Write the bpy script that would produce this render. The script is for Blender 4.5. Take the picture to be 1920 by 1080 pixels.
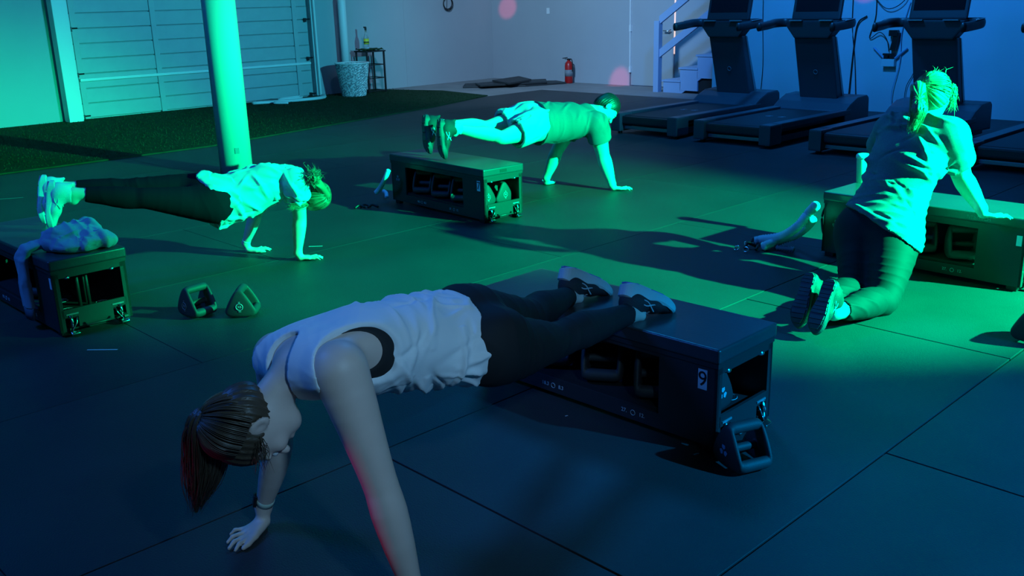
import bpy, bmesh, math, random
import numpy as np
from mathutils import Vector, Matrix
random.seed(4); rng = np.random.RandomState(7)
for o in list(bpy.data.objects): bpy.data.objects.remove(o)
C = bpy.context.scene.collection
PI = math.pi
SC = bpy.context.scene

# ------------------------------------------------------------------ camera
CAMH = 1.6834; PIT = 0.2945; ROLL = -0.0275
cam = bpy.data.cameras.new('camera'); cam.sensor_width = 36.0; cam.lens = 36.0 * 1787.9 / 1920.0
cam.clip_start = 0.05; cam.clip_end = 100
camo = bpy.data.objects.new('camera', cam); C.objects.link(camo); SC.camera = camo
fw = Vector((0, math.cos(PIT), -math.sin(PIT))); rt = Vector((1, 0, 0)); upv = rt.cross(fw)
rr = math.cos(ROLL) * rt + math.sin(ROLL) * upv; uu = -math.sin(ROLL) * rt + math.cos(ROLL) * upv
m = Matrix((rr, uu, -fw)).transposed().to_4x4(); m.translation = (0, 0, CAMH); camo.matrix_world = m

# ------------------------------------------------------------------ view, world, lights
vs = SC.view_settings; vs.view_transform = 'Standard'; vs.look = 'None'; vs.exposure = 0.0; vs.gamma = 1.0
vs.use_curve_mapping = False
w = bpy.data.worlds.new('world'); SC.world = w; w.use_nodes = True
w.node_tree.nodes['Background'].inputs[0].default_value = (0.01, 0.03, 0.09, 1)
w.node_tree.nodes['Background'].inputs[1].default_value = 1.0
# room frame: X runs along the wall with the treadmills, Y runs towards it
Q = 0.7688
E1 = np.array([math.cos(Q - PI/2), math.sin(Q - PI/2)]); E2 = np.array([math.cos(Q), math.sin(Q)])
RA = Q - PI/2
def W(x, y, z=0.0):
    p = E1 * x + E2 * y; return (float(p[0]), float(p[1]), z)
def lamp(kind, name, loc, target, energy, color, **kw):
    l = bpy.data.lights.new(name, kind); l.energy = energy; l.color = color
    for k, v in kw.items(): setattr(l, k, v)
    o = bpy.data.objects.new(name, l); C.objects.link(o); o.location = loc
    d = Vector(target) - Vector(loc); o.rotation_euler = d.to_track_quat('-Z', 'Y').to_euler()
    return o
R = math.radians
lamp('SPOT', 'green_stage_light', (5.45, 3.55, 2.5), (1.1, 6.5, 0), 14000, (0.0, 1.0, 0.38), spot_size=R(52), spot_blend=0.6, shadow_soft_size=0.035)
lamp('SPOT', 'teal_wall_light', (6.0, 6.2, 3.4), W(-15.8, 7.6, 1.0), 6300, (0.05, 0.64, 0.90), spot_size=R(46), spot_blend=1.0, shadow_soft_size=0.05)
lamp('AREA', 'blue_ceiling_light', (-5.0, 3.6, 5.0), (-0.3, 5.6, 0), 175, (0.02, 0.19, 1.0), shape='DISK', size=1.6)
lamp('AREA', 'blue_back_fill', (0.5, 9.0, 5.3), (0.5, 8.0, 0), 130, (0.01, 0.30, 1.0), shape='DISK', size=1.6)  # added fill, gives the back floor and its shadows a blue ambient
lamp('SPOT', 'blue_wall_light', W(-6.2, 9.6, 4.7), W(-5.6, 13.3, 1.5), 900, (0.015, 0.27, 1.0), spot_size=R(125), spot_blend=0.6, shadow_soft_size=0.25)
lamp('SPOT', 'violet_corner_light', W(-9.5, 8.0, 5.0), W(-13.6, 14.6, 0.8), 2900, (0.28, 0.54, 0.84), spot_size=R(66), spot_blend=1.0, shadow_soft_size=0.3)
lamp('SPOT', 'teal_floor_light', (5.0, 1.0, 3.2), (2.5, 2.6, 0), 3200, (0.0, 0.38, 1.0), spot_size=R(46), spot_blend=0.9, shadow_soft_size=0.05)
lamp('SPOT', 'cool_front_light', (1.2, -0.3, 2.9), (-0.3, 2.9, 0.6), 250, (0.25, 0.60, 1.0), spot_size=R(32), spot_blend=0.9, shadow_soft_size=0.12)
lamp('SPOT', 'red_stage_light', (-2.7, 2.30, 0.50), (-0.45, 2.38, 0.36), 24, (1.0, 0.03, 0.12), spot_size=R(11), spot_blend=0.6, shadow_soft_size=0.05)
lamp('SPOT', 'red_wall_light', W(-10.0, 9.0, 4.2), W(-12.2, 14.9, 0.06), 1400, (1.0, 0.10, 0.25), spot_size=R(4.2), spot_blend=0.5, shadow_soft_size=0.05)
lamp('SPOT', 'red_wall_light', W(-11.0, 9.0, 3.2), W(-15.3, 14.9, 1.5), 1400, (1.0, 0.10, 0.25), spot_size=R(3.6), spot_blend=0.3, shadow_soft_size=0.05)
lamp('SPOT', 'red_wall_light', W(-5.0, 9.0, 4.2), W(-6.45, 13.3, 1.85), 600, (1.0, 0.06, 0.30), spot_size=R(6), spot_blend=0.3, shadow_soft_size=0.05)

# ------------------------------------------------------------------ materials
def mat(name, col, rough=0.6, metal=0.0, noise=None, bump=None, spec=0.5, alpha=None, trans=0.0, sheen=0.0):
    """noise=(scale, second colour, contrast) ; bump=(scale, strength)"""
    mm = bpy.data.materials.new(name); mm.use_nodes = True; nt = mm.node_tree
    b = nt.nodes['Principled BSDF']
    b.inputs['Base Color'].default_value = (*col, 1); b.inputs['Roughness'].default_value = rough
    b.inputs['Metallic'].default_value = metal; b.inputs['Specular IOR Level'].default_value = spec
    if trans: b.inputs['Transmission Weight'].default_value = trans
    if sheen: b.inputs['Sheen Weight'].default_value = sheen
    tc = nt.nodes.new('ShaderNodeTexCoord')
    if noise:
        n = nt.nodes.new('ShaderNodeTexNoise'); n.inputs['Scale'].default_value = noise[0]; n.inputs['Detail'].default_value = 6
        r = nt.nodes.new('ShaderNodeValToRGB')
        c = noise[2]; r.color_ramp.elements[0].position = 0.5 - c; r.color_ramp.elements[1].position = 0.5 + c
        r.color_ramp.elements[0].color = (*col, 1); r.color_ramp.elements[1].color = (*noise[1], 1)
        nt.links.new(tc.outputs['Object'], n.inputs['Vector']); nt.links.new(n.outputs['Fac'], r.inputs['Fac'])
        nt.links.new(r.outputs['Color'], b.inputs['Base Color'])
    if bump:
        n2 = nt.nodes.new('ShaderNodeTexNoise'); n2.inputs['Scale'].default_value = bump[0]; n2.inputs['Detail'].default_value = 4
        bp = nt.nodes.new('ShaderNodeBump'); bp.inputs['Strength'].default_value = bump[1]; bp.inputs['Distance'].default_value = 0.01
        nt.links.new(tc.outputs['Object'], n2.inputs['Vector']); nt.links.new(n2.outputs['Fac'], bp.inputs['Height'])
        nt.links.new(bp.outputs['Normal'], b.inputs['Normal'])
    return mm
M = {}
M['rubber'] = mat('rubber_mat', (0.026, 0.028, 0.030), 0.52, noise=(1.6, (0.040, 0.042, 0.044), 0.22), bump=(160, 0.25), spec=0.35)
M['seam'] = mat('subfloor', (0.012, 0.012, 0.013), 0.9)
M['turf'] = mat('turf', (0.012, 0.035, 0.016), 0.95, noise=(9, (0.022, 0.055, 0.026), 0.2), bump=(240, 0.8), spec=0.1)
M['concrete'] = mat('concrete', (0.20, 0.19, 0.19), 0.8, noise=(1.2, (0.30, 0.28, 0.28), 0.25), bump=(40, 0.2))
M['wall'] = mat('painted_wall', (0.37, 0.38, 0.41), 0.8, noise=(0.7, (0.43, 0.44, 0.46), 0.3), bump=(60, 0.12), spec=0.2)
M['wall_white'] = mat('white_wall', (0.62, 0.63, 0.66), 0.75, bump=(60, 0.1), spec=0.2)
M['door'] = mat('door_paint', (0.36, 0.39, 0.41), 0.6, noise=(5, (0.42, 0.45, 0.46), 0.3))
M['white'] = mat('white_paint', (0.72, 0.72, 0.72), 0.5)
M['stair'] = mat('stair_paint', (0.30, 0.42, 0.62), 0.6)
M['dark'] = mat('dark_shade_fill', (0.012, 0.012, 0.013), 0.9)
M['ceil'] = mat('ceiling_paint', (0.06, 0.06, 0.07), 0.9)
M['lid'] = mat('bench_vinyl', (0.040, 0.042, 0.05), 0.34, spec=0.7, noise=(3, (0.06, 0.06, 0.065), 0.25), bump=(90, 0.06))
M['bench'] = mat('bench_plastic', (0.030, 0.031, 0.033), 0.42, bump=(200, 0.05))
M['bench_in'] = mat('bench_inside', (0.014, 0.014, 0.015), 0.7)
M['iron'] = mat('black_neoprene', (0.035, 0.036, 0.038), 0.62, bump=(300, 0.15))
M['chrome'] = mat('chrome', (0.75, 0.75, 0.75), 0.22, metal=1.0)
M['print'] = mat('white_print', (0.55, 0.57, 0.6), 0.6)
M['dimprint'] = mat('grey_print', (0.22, 0.23, 0.25), 0.6)
M['sticker'] = mat('white_sticker', (0.8, 0.8, 0.8), 0.5)
M['black'] = mat('black_print', (0.01, 0.01, 0.01), 0.6)
M['rope'] = mat('pale_sleeve', (0.78, 0.78, 0.80), 0.7)
M['tread_d'] = mat('treadmill_black', (0.022, 0.023, 0.026), 0.45)
M['tread_g'] = mat('treadmill_grey', (0.055, 0.060, 0.072), 0.4)
M['tread_l'] = mat('treadmill_silver', (0.35, 0.36, 0.38), 0.35, metal=0.6)
M['belt'] = mat('treadmill_belt', (0.016, 0.016, 0.018), 0.6)
M['red'] = mat('extinguisher_red', (0.50, 0.012, 0.012), 0.35)
M['basket'] = mat('woven_white', (0.18, 0.22, 0.24), 0.8, noise=(38, (0.62, 0.66, 0.66), 0.06))
M['metal_b'] = mat('black_metal', (0.02, 0.02, 0.02), 0.4, metal=0.3)
M['skin'] = mat('skin', (0.68, 0.50, 0.42), 0.5, noise=(18, (0.72, 0.54, 0.46), 0.25), bump=(300, 0.05))
M['tank'] = mat('pale_tank_cloth', (0.80, 0.81, 0.82), 0.85, bump=(500, 0.12), sheen=0.2)
M['tee_w'] = mat('white_tee_cloth', (0.42, 0.43, 0.46), 0.85, bump=(400, 0.12), sheen=0.2)
M['tee_g'] = mat('grey_tee_cloth', (0.11, 0.12, 0.125), 0.85, bump=(400, 0.12))
M['tee_h'] = mat('heather_tee_cloth', (0.15, 0.15, 0.165), 0.85, noise=(160, (0.20, 0.20, 0.215), 0.2), bump=(400, 0.15))
M['shorts'] = mat('light_shorts_cloth', (0.44, 0.44, 0.47), 0.8, bump=(300, 0.1))
M['legging'] = mat('black_legging_cloth', (0.016, 0.017, 0.019), 0.75, spec=0.25)
M['maroon'] = mat('maroon_legging_cloth', (0.034, 0.004, 0.010), 0.85, spec=0.08)
M['bra'] = mat('black_bra_cloth', (0.012, 0.012, 0.013), 0.8)
M['hair_d'] = mat('dark_brown_hair', (0.085, 0.058, 0.036), 0.45)
M['hair_b'] = mat('blonde_hair', (0.34, 0.25, 0.13), 0.45)
M['hair_m'] = mat('light_brown_hair', (0.24, 0.16, 0.09), 0.45)
M['hair_k'] = mat('black_hair', (0.012, 0.010, 0.009), 0.5)
M['shoe_w'] = mat('white_shoe_mesh', (0.66, 0.66, 0.70), 0.7, bump=(260, 0.3))
M['shoe_p'] = mat('pink_rubber', (0.62, 0.22, 0.34), 0.6)
M['shoe_v'] = mat('violet_rubber', (0.25, 0.14, 0.55), 0.6)
M['shoe_t'] = mat('pale_rubber', (0.60, 0.68, 0.66), 0.6)
M['shoe_k'] = mat('black_shoe_mesh', (0.022, 0.022, 0.024), 0.7, bump=(260, 0.3))
M['sole_k'] = mat('dark_grey_rubber', (0.045, 0.05, 0.06), 0.6)
M['sock'] = mat('white_sock', (0.7, 0.7, 0.7), 0.9)
M['sweat'] = mat('grey_sweatshirt_cloth', (0.34, 0.36, 0.42), 0.9, bump=(260, 0.25), sheen=0.2)
M['cuff'] = mat('dark_grey_ribbing', (0.12, 0.13, 0.16), 0.9)
M['glass'] = mat('screen_glass', (0.01, 0.01, 0.012), 0.1)
M['eye'] = mat('eye', (0.6, 0.6, 0.6), 0.2)
M['lip'] = mat('lips', (0.42, 0.18, 0.16), 0.5)
M['bottle'] = mat('clear_bottle', (0.75, 0.85, 0.85), 0.08, trans=0.85)
M['yellow'] = mat('yellow_label', (0.75, 0.62, 0.05), 0.5)
M['cup'] = mat('pale_tumbler', (0.62, 0.60, 0.52), 0.5)
M['leak'] = None
def emis(name, col, st):
    mm = bpy.data.materials.new(name); mm.use_nodes = True
    b = mm.node_tree.nodes['Principled BSDF']; b.inputs['Base Color'].default_value = (*col, 1)
    b.inputs['Emission Color'].default_value = (*col, 1); b.inputs['Emission Strength'].default_value = st
    return mm
M['leak'] = emis('light_through_door_gap', (1.0, 0.62, 0.50), 0.75)

# ------------------------------------------------------------------ mesh helpers
def link(name, me, m, parent=None, smooth=False):
    if m is not None: me.materials.append(M[m] if isinstance(m, str) else m)
    if smooth: me.polygons.foreach_set('use_smooth', [True] * len(me.polygons))
    me.name = name
    o = bpy.data.objects.new(name, me); C.objects.link(o)
    if parent is not None: o.parent = parent
    return o
def setp(o, label=None, cat=None, group=None, kind=None):
    if label: o['label'] = label
    if cat: o['category'] = cat
    if group: o['group'] = group
    if kind: o['kind'] = kind
    return o
def empty(name, loc, rz=0, label=None, cat=None, group=None):
    o = bpy.data.objects.new(name, None); C.objects.link(o); o.location = loc; o.rotation_euler = (0, 0, rz)
    o.empty_display_size = 0.1
    return setp(o, label, cat, group)
def dup(root, loc, rz):
    r = root.copy(); C.objects.link(r); r.location = loc; r.rotation_euler = (0, 0, rz)
    def rec(src, dst):
        for ch in [c for c in bpy.data.objects if c.parent == src]:
            c = ch.copy(); C.objects.link(c); c.parent = dst; rec(ch, c)
    rec(root, r)
    return r
class MB:
    """collects simple solids into one mesh"""
    def __init__(s): s.bm = bmesh.new()
    def box(s, x0, x1, y0, y1, z0, z1, bev=0.0, M4=None, seg=2):
        t = bmesh.new(); bmesh.ops.create_cube(t, size=1)
        for v in t.verts:
            v.co = Vector((x0 + (v.co.x + .5) * (x1 - x0), y0 + (v.co.y + .5) * (y1 - y0), z0 + (v.co.z + .5) * (z1 - z0)))
        if bev: bmesh.ops.bevel(t, geom=list(t.edges), offset=bev, segments=seg, profile=0.7, affect='EDGES')
        return s._join(t, M4)
    def _join(s, t, M4=None):
        if M4 is not None: t.transform(M4)
        me = bpy.data.meshes.new('t'); t.to_mesh(me); t.free(); s.bm.from_mesh(me); bpy.data.meshes.remove(me); return s
    def prism(s, pts, z0, z1, bev=0.0, M4=None):
        """polygon pts in xy extruded in z"""
        t = bmesh.new(); vs = [t.verts.new((p[0], p[1], z0)) for p in pts]; f = t.faces.new(vs)
        r = bmesh.ops.extrude_face_region(t, geom=[f])
        for v in [g for g in r['geom'] if isinstance(g, bmesh.types.BMVert)]: v.co.z = z1
        bmesh.ops.recalc_face_normals(t, faces=t.faces)
        if bev: bmesh.ops.bevel(t, geom=list(t.edges), offset=bev, segments=2, profile=0.7, affect='EDGES')
        return s._join(t, M4)
    def tube(s, pts, rad, n=10, cap=True):
        """rad: number, list, or (a,b) list for an oval section (a sideways, b upwards)"""
        P = [Vector(p) for p in pts]; t = bmesh.new(); rings = []
        up = Vector((0, 0, 1))
        for i, p in enumerate(P):
            d = (P[min(i + 1, len(P) - 1)] - P[max(i - 1, 0)]).normalized()
            sd = d.cross(up)
            if sd.length < 0.15: sd = d.cross(Vector((0, 1, 0)))
            sd.normalize(); nn = sd.cross(d).normalized()
            r = rad[i] if isinstance(rad, list) else rad
            a, b = r if isinstance(r, tuple) else (r, r)
            rings.append([t.verts.new(p + sd * a * math.cos(2 * PI * k / n) + nn * b * math.sin(2 * PI * k / n)) for k in range(n)])
        for i in range(len(P) - 1):
            for k in range(n):
                t.faces.new((rings[i][k], rings[i][(k + 1) % n], rings[i + 1][(k + 1) % n], rings[i + 1][k]))
        if cap: t.faces.new(rings[0][::-1]); t.faces.new(rings[-1])
        bmesh.ops.recalc_face_normals(t, faces=t.faces)
        return s._join(t)
    def lathe(s, prof, n=24, M4=None):
        t = bmesh.new(); rings = [[t.verts.new((r * math.cos(2 * PI * k / n), r * math.sin(2 * PI * k / n), z)) for k in range(n)] for r, z in prof]
        for i in range(len(prof) - 1):
            for k in range(n): t.faces.new((rings[i][k], rings[i][(k + 1) % n], rings[i + 1][(k + 1) % n], rings[i + 1][k]))
        t.faces.new(rings[0][::-1]); t.faces.new(rings[-1]); bmesh.ops.recalc_face_normals(t, faces=t.faces)
        return s._join(t, M4)
    def torus(s, R_, r, n=24, k=8, M4=None):
        t = bmesh.new(); g = []
        for i in range(n):
            a = 2 * PI * i / n
            g.append([t.verts.new(((R_ + r * math.cos(2 * PI * j / k)) * math.cos(a), (R_ + r * math.cos(2 * PI * j / k)) * math.sin(a), r * math.sin(2 * PI * j / k))) for j in range(k)])
        for i in range(n):
            for j in range(k): t.faces.new((g[i][j], g[(i + 1) % n][j], g[(i + 1) % n][(j + 1) % k], g[i][(j + 1) % k]))
        bmesh.ops.recalc_face_normals(t, faces=t.faces)
        return s._join(t, M4)
    def out(s, name, m, parent=None, smooth=False):
        me = bpy.data.meshes.new(name); s.bm.to_mesh(me); s.bm.free(); return link(name, me, m, parent, smooth)
def TM(loc, rz=0, rx=0, ry=0):
    return Matrix.Translation(Vector(loc)) @ Matrix.Rotation(rz, 4, 'Z') @ Matrix.Rotation(ry, 4, 'Y') @ Matrix.Rotation(rx, 4, 'X')
def text(name, s, size, M4, m, parent, ext=0.0006):
    cu = bpy.data.curves.new('t', 'FONT'); cu.body = s; cu.size = size; cu.extrude = ext; cu.align_x = 'CENTER'; cu.align_y = 'CENTER'
    cu.resolution_u = 3
    o = bpy.data.objects.new('t', cu); C.objects.link(o); bpy.context.view_layer.update()
    me = bpy.data.meshes.new_from_object(o.evaluated_get(bpy.context.evaluated_depsgraph_get())); bpy.data.objects.remove(o)
    me.transform(M4); me.materials.clear(); return link(name, me, m, parent)
def catmull(P, n=6):
    P = [np.array(p, float) for p in P]; P = [2 * P[0] - P[1]] + P + [2 * P[-1] - P[-2]]; out = []
    for i in range(1, len(P) - 2):
        for k in range(n):
            t = k / n; a, b, c, d = P[i - 1:i + 3]
            out.append(0.5 * ((2 * b) + (-a + c) * t + (2 * a - 5 * b + 4 * c - d) * t * t + (-a + 3 * b - 3 * c + d) * t ** 3))
    out.append(P[-2]); return [tuple(p) for p in out]

# ------------------------------------------------------------------ distance-field mesher (one continuous skin per body or garment)
class Vol:
    def __init__(s, lo, hi, res):
        s.res = res; s.lo = np.array(lo, float); n = np.ceil((np.array(hi) - s.lo) / res).astype(int) + 1
        s.ax = [s.lo[i] + res * np.arange(n[i]) for i in range(3)]; s.n = n
        s.f = np.full(tuple(n), 1.0, np.float32)
    def _sl(s, lo, hi):
        a = np.clip(np.floor((np.array(lo) - s.lo) / s.res).astype(int), 0, s.n); b = np.clip(np.ceil((np.array(hi) - s.lo) / s.res).astype(int) + 1, 0, s.n)
        return a, b
    def _ev(s, pr, k):
        fn, lo, hi = pr; mg = k + 3 * s.res
        a, b = s._sl(np.array(lo) - mg, np.array(hi) + mg)
        if (b <= a).any(): return None, None
        sl = tuple(slice(a[i], b[i]) for i in range(3))
        X = s.ax[0][sl[0]][:, None, None]; Y = s.ax[1][sl[1]][None, :, None]; Z = s.ax[2][sl[2]][None, None, :]
        return sl, fn(X, Y, Z).astype(np.float32)
    def add(s, pr, k=0.02, infl=0.0):
        sl, d = s._ev(pr, k + infl)
        if sl is None: return
        d = d - infl; f = s.f[sl]; h = np.maximum(k - np.abs(f - d), 0) / k
        s.f[sl] = np.minimum(f, d) - h * h * k * 0.25
    def cut(s, pr, k=0.004):
        sl, d = s._ev(pr, k)
        if sl is None: return
        d = -d; f = s.f[sl]; h = np.maximum(k - np.abs(f - d), 0) / k
        s.f[sl] = np.maximum(f, d) + h * h * k * 0.25
    def plane(s, p, n, k=0.006):
        """keep the side the normal n points away from"""
        n = np.array(n, float); n /= np.linalg.norm(n)
        d = ((s.ax[0] - p[0]) * n[0])[:, None, None] + ((s.ax[1] - p[1]) * n[1])[None, :, None] + ((s.ax[2] - p[2]) * n[2])[None, None, :]
        s.f = np.maximum(s.f, d.astype(np.float32))
    def mesh(s):
        f = s.f; ins = f < 0
        c = ins[:-1, :-1, :-1].astype(np.int8)
        tot = np.zeros(c.shape, np.int8)
        for dx in (0, 1):
            for dy in (0, 1):
                for dz in (0, 1):
                    tot += ins[dx:dx + c.shape[0], dy:dy + c.shape[1], dz:dz + c.shape[2]]
        I, J, K = np.nonzero((tot > 0) & (tot < 8)); idx = np.full(c.shape, -1, np.int32); idx[I, J, K] = np.arange(len(I))
        cs = [(x, y, z) for x in (0, 1) for y in (0, 1) for z in (0, 1)]
        val = {q: f[I + q[0], J + q[1], K + q[2]] for q in cs}
        acc = np.zeros((len(I), 3)); cnt = np.zeros(len(I))
        for a in cs:
            for ax in range(3):
                if a[ax] == 0:
                    b = tuple(1 if i == ax else a[i] for i in range(3)); va, vb = val[a], val[b]
                    mk = (va < 0) != (vb < 0); t = np.where(mk, va / np.where(mk, va - vb, 1), 0)
                    pt = np.array(a, float)[None, :].repeat(len(I), 0); pt[:, ax] = t
                    acc[mk] += pt[mk]; cnt[mk] += 1
        V = (acc / cnt[:, None] + np.stack([I, J, K], 1)) * s.res + s.lo
        F = []
        for ax in range(3):
            o = [i for i in range(3) if i != ax]
            A = [slice(None)] * 3; B = [slice(None)] * 3
            A[ax] = slice(0, -1); B[ax] = slice(1, None)
            for q in o: A[q] = slice(1, -1); B[q] = slice(1, -1)
            a = ins[tuple(A)]; b = ins[tuple(B)]; E = np.nonzero(a != b); sg = a[E]
            G = list(E); G = [G[i] + (0 if i == ax else 1) for i in range(3)]
            def at(du, dv):
                g = list(G); g[o[0]] = g[o[0]] - du; g[o[1]] = g[o[1]] - dv; return idx[tuple(g)]
            q = np.stack([at(1, 1), at(0, 1), at(0, 0), at(1, 0)], 1)
            flip = sg if ax != 1 else ~sg
            q[~flip] = q[~flip][:, ::-1]; F.append(q)
        return V, np.concatenate(F)
def normals(V, F):
    n = np.cross(V[F[:, 2]] - V[F[:, 0]], V[F[:, 3]] - V[F[:, 1]]); N = np.zeros_like(V)
    for i in range(4): np.add.at(N, F[:, i], n)
    return N / (np.linalg.norm(N, axis=1)[:, None] + 1e-12)
def smooth(V, F, it=1):
    for _ in range(it):
        S_ = np.zeros_like(V); c = np.zeros(len(V))
        for i in range(4):
            for j in ((i + 1) % 4, (i - 1) % 4):
                np.add.at(S_, F[:, i], V[F[:, j]]); np.add.at(c, F[:, i], 1)
        V = 0.45 * V + 0.55 * S_ / c[:, None]
    return V
def vmesh(name, V, F, m, parent=None):
    me = bpy.data.meshes.new(name); me.vertices.add(len(V)); me.vertices.foreach_set('co', V.astype(np.float32).ravel())
    me.loops.add(F.size); me.loops.foreach_set('vertex_index', F.astype(np.int32).ravel())
    me.polygons.add(len(F)); me.polygons.foreach_set('loop_start', np.arange(0, F.size, 4, dtype=np.int32))
    me.update(calc_edges=True); me.validate()
    return link(name, me, m, parent, smooth=True)
def v3(a): return np.array(a, float)
def unit(a): a = v3(a); return a / (np.linalg.norm(a) + 1e-12)
def cone(a, b, ra, rb):
    a = v3(a); b = v3(b); d = b - a; L2 = d @ d + 1e-12; r = max(ra, rb)
    def fn(X, Y, Z):
        t = np.clip(((X - a[0]) * d[0] + (Y - a[1]) * d[1] + (Z - a[2]) * d[2]) / L2, 0, 1)
        return np.sqrt((X - a[0] - t * d[0]) ** 2 + (Y - a[1] - t * d[1]) ** 2 + (Z - a[2] - t * d[2]) ** 2) - (ra + (rb - ra) * t)
    return fn, np.minimum(a, b) - r, np.maximum(a, b) + r
def chain(P, R_, k=2):
    """one limb: a polyline with a smooth radius profile, evaluated as a single solid"""
    Q_ = np.array(catmull([tuple(v3(p)) + (r,) for p, r in zip(P, R_)], k)); P_, r_ = Q_[:, :3], Q_[:, 3]
    def fn(X, Y, Z):
        best = None
        for i in range(len(P_) - 1):
            a, d = P_[i], P_[i + 1] - P_[i]; L2 = d @ d + 1e-12
            t = np.clip(((X - a[0]) * d[0] + (Y - a[1]) * d[1] + (Z - a[2]) * d[2]) / L2, 0, 1)
            q = np.sqrt((X - a[0] - t * d[0]) ** 2 + (Y - a[1] - t * d[1]) ** 2 + (Z - a[2] - t * d[2]) ** 2) - (r_[i] + (r_[i + 1] - r_[i]) * t)
            best = q if best is None else np.minimum(best, q)
        return best
    m = r_.max(); return fn, P_.min(0) - m, P_.max(0) + m
def econe(a, b, side, wa, ha, wb, hb):
    a = v3(a); b = v3(b); d = b - a; L = np.linalg.norm(d); t = d / (L + 1e-9)
    s_ = v3(side); s_ = unit(s_ - (s_ @ t) * t); n = np.cross(t, s_); r = max(wa, ha, wb, hb)
    def fn(X, Y, Z):
        x, y, z = X - a[0], Y - a[1], Z - a[2]
        u = x * t[0] + y * t[1] + z * t[2]; v = x * s_[0] + y * s_[1] + z * s_[2]; w_ = x * n[0] + y * n[1] + z * n[2]
        uc = np.clip(u, 0, L); k = uc / (L + 1e-9); e = u - uc; ww = wa + (wb - wa) * k; hh = ha + (hb - ha) * k; mm = np.minimum(ww, hh)
        q0 = np.sqrt((v / ww) ** 2 + (w_ / hh) ** 2 + (e / mm) ** 2); q1 = np.sqrt((v / ww ** 2) ** 2 + (w_ / hh ** 2) ** 2 + (e / mm ** 2) ** 2) + 1e-9
        return q0 * (q0 - 1) / q1
    return fn, np.minimum(a, b) - r, np.maximum(a, b) + r
def ell(c, ax, r):
    """ax: 3 unit axes, r: 3 radii"""
    c = v3(c); A = [unit(q) for q in ax]; R_ = max(r)
    def fn(X, Y, Z):
        x, y, z = X - c[0], Y - c[1], Z - c[2]
        q = [x * a[0] + y * a[1] + z * a[2] for a in A]
        q0 = np.sqrt(sum((q[i] / r[i]) ** 2 for i in range(3))); q1 = np.sqrt(sum((q[i] / r[i] ** 2) ** 2 for i in range(3))) + 1e-9
        return q0 * (q0 - 1) / q1
    return fn, c - R_, c + R_
def creases(V, N, n, u, jit, Lr, wr_, ar, seed=0, mask=None, neg=0.35):
    """single cloth creases: narrow ridges that run along u, placed at random over the garment"""
    r = np.random.RandomState(seed); H = np.zeros(len(V)); u = unit(u)
    for k in range(n):
        i = r.randint(len(V)); c, nn = V[i], N[i]; d = u + r.randn(3) * jit; d = d - (d @ nn) * nn
        if np.linalg.norm(d) < .2: continue
        d = unit(d); b = np.cross(nn, d); P = V - c; s = P @ d; L_ = r.uniform(*Lr); w_ = r.uniform(*wr_)
        near = (np.abs(s) < 2.2 * L_) & (np.abs(P @ nn) < .07); s = s[near]; t = (P[near] @ b) - r.uniform(-1.6, 1.6) * s * s
        a_ = r.uniform(*ar) * (-.8 if r.rand() < neg else 1); ww = w_ * (1 + .8 * np.abs(s) / L_)
        H[near] += a_ * np.exp(-(t / ww) ** 2) * np.exp(-(s / L_) ** 2 * 1.2)
    H = np.clip(H, -.009, .022)
    if mask is not None: H = H * mask
    return V + N * H[:, None]
def folds(V, N, d, freq, amp, seed=0, sharp=1.6, mask=None):
    """cloth folds: ridges across direction d, warped"""
    r = np.random.RandomState(seed); d = unit(d); q = V @ d; wz = np.zeros(len(V))
    for k in range(5):
        u_ = r.randn(3); u_ /= np.linalg.norm(u_); wz += r.uniform(.5, 1.1) * np.sin(V @ u_ * r.uniform(5, 19) + r.uniform(0, 6))
    a = np.zeros(len(V))
    for k in range(3):
        u_ = r.randn(3); u_ /= np.linalg.norm(u_); a += np.sin(V @ u_ * r.uniform(6, 16) + r.uniform(0, 6))
    a = np.clip(0.55 + 0.35 * a, 0, 1)
    h = (1 - np.abs(np.sin(q * freq * .72 + wz * 1.5))) ** sharp
    dd = amp * a * (h - 0.35)
    if mask is not None: dd = dd * mask
    return V + N * dd[:, None]

# ------------------------------------------------------------------ the room (built in the room frame, turned by RA)
WX = -15.8; WY = 14.9; TY = 13.35; HC = 5.6; XR = 8.0; YN = -7.5
def room(name, mb, m, parent=None, smooth=False, label=None):
    o = mb.out(name, m, parent, smooth)
    if parent is None: o.rotation_euler = (0, 0, RA); o['kind'] = 'structure'
    if label: o['label'] = label
    return o
floor = room('floor', MB().box(WX, XR, YN, WY, -0.10, -0.012), 'seam')
# rubber mats: one piece each, narrow gaps
SX = 1.437; X0 = -1.377
_matcache = {}
def floor_piece(x0, x1, y0, y1, g=0.0016):
    key = (round(x1 - x0, 3), round(y1 - y0, 3), g)
    if key not in _matcache:
        t = MB().box(g, x1 - x0 - g, g, y1 - y0 - g, -0.0119, 0.0, bev=0.0012, seg=1)
        me = bpy.data.meshes.new('rubber_mat'); t.bm.to_mesh(me); t.bm.free(); me.materials.append(M['rubber']); _matcache[key] = me
    o = bpy.data.objects.new('rubber_mat', _matcache[key]); C.objects.link(o); o.parent = floor; o.location = (x0, y0, 0); return o
LM = 2.62
for i in range(-8, 7):
    x0 = X0 + i * SX; x1 = x0 + SX
    if x1 > XR: continue
    off = 3.275 if i % 2 == 0 else 3.275 - LM / 2
    y = off - 5 * LM
    while y < 13.3:
        ya, yb = max(y, YN + .01), min(y + LM, 13.4)
        if yb - ya > 0.2: floor_piece(x0, x1, ya, yb, 0.0045 if i in (-1, 0) else 0.0016)
        y += LM
conc = room('floor_concrete', MB().box(WX, -8.5, 13.41, WY, -0.0118, 0.001).box(WX, X0 - 8 * SX - 0.01, 11.9, 13.405, -0.0118, 0.001), 'concrete')
conc['label'] = 'bare grey concrete strip along the back wall'
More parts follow.
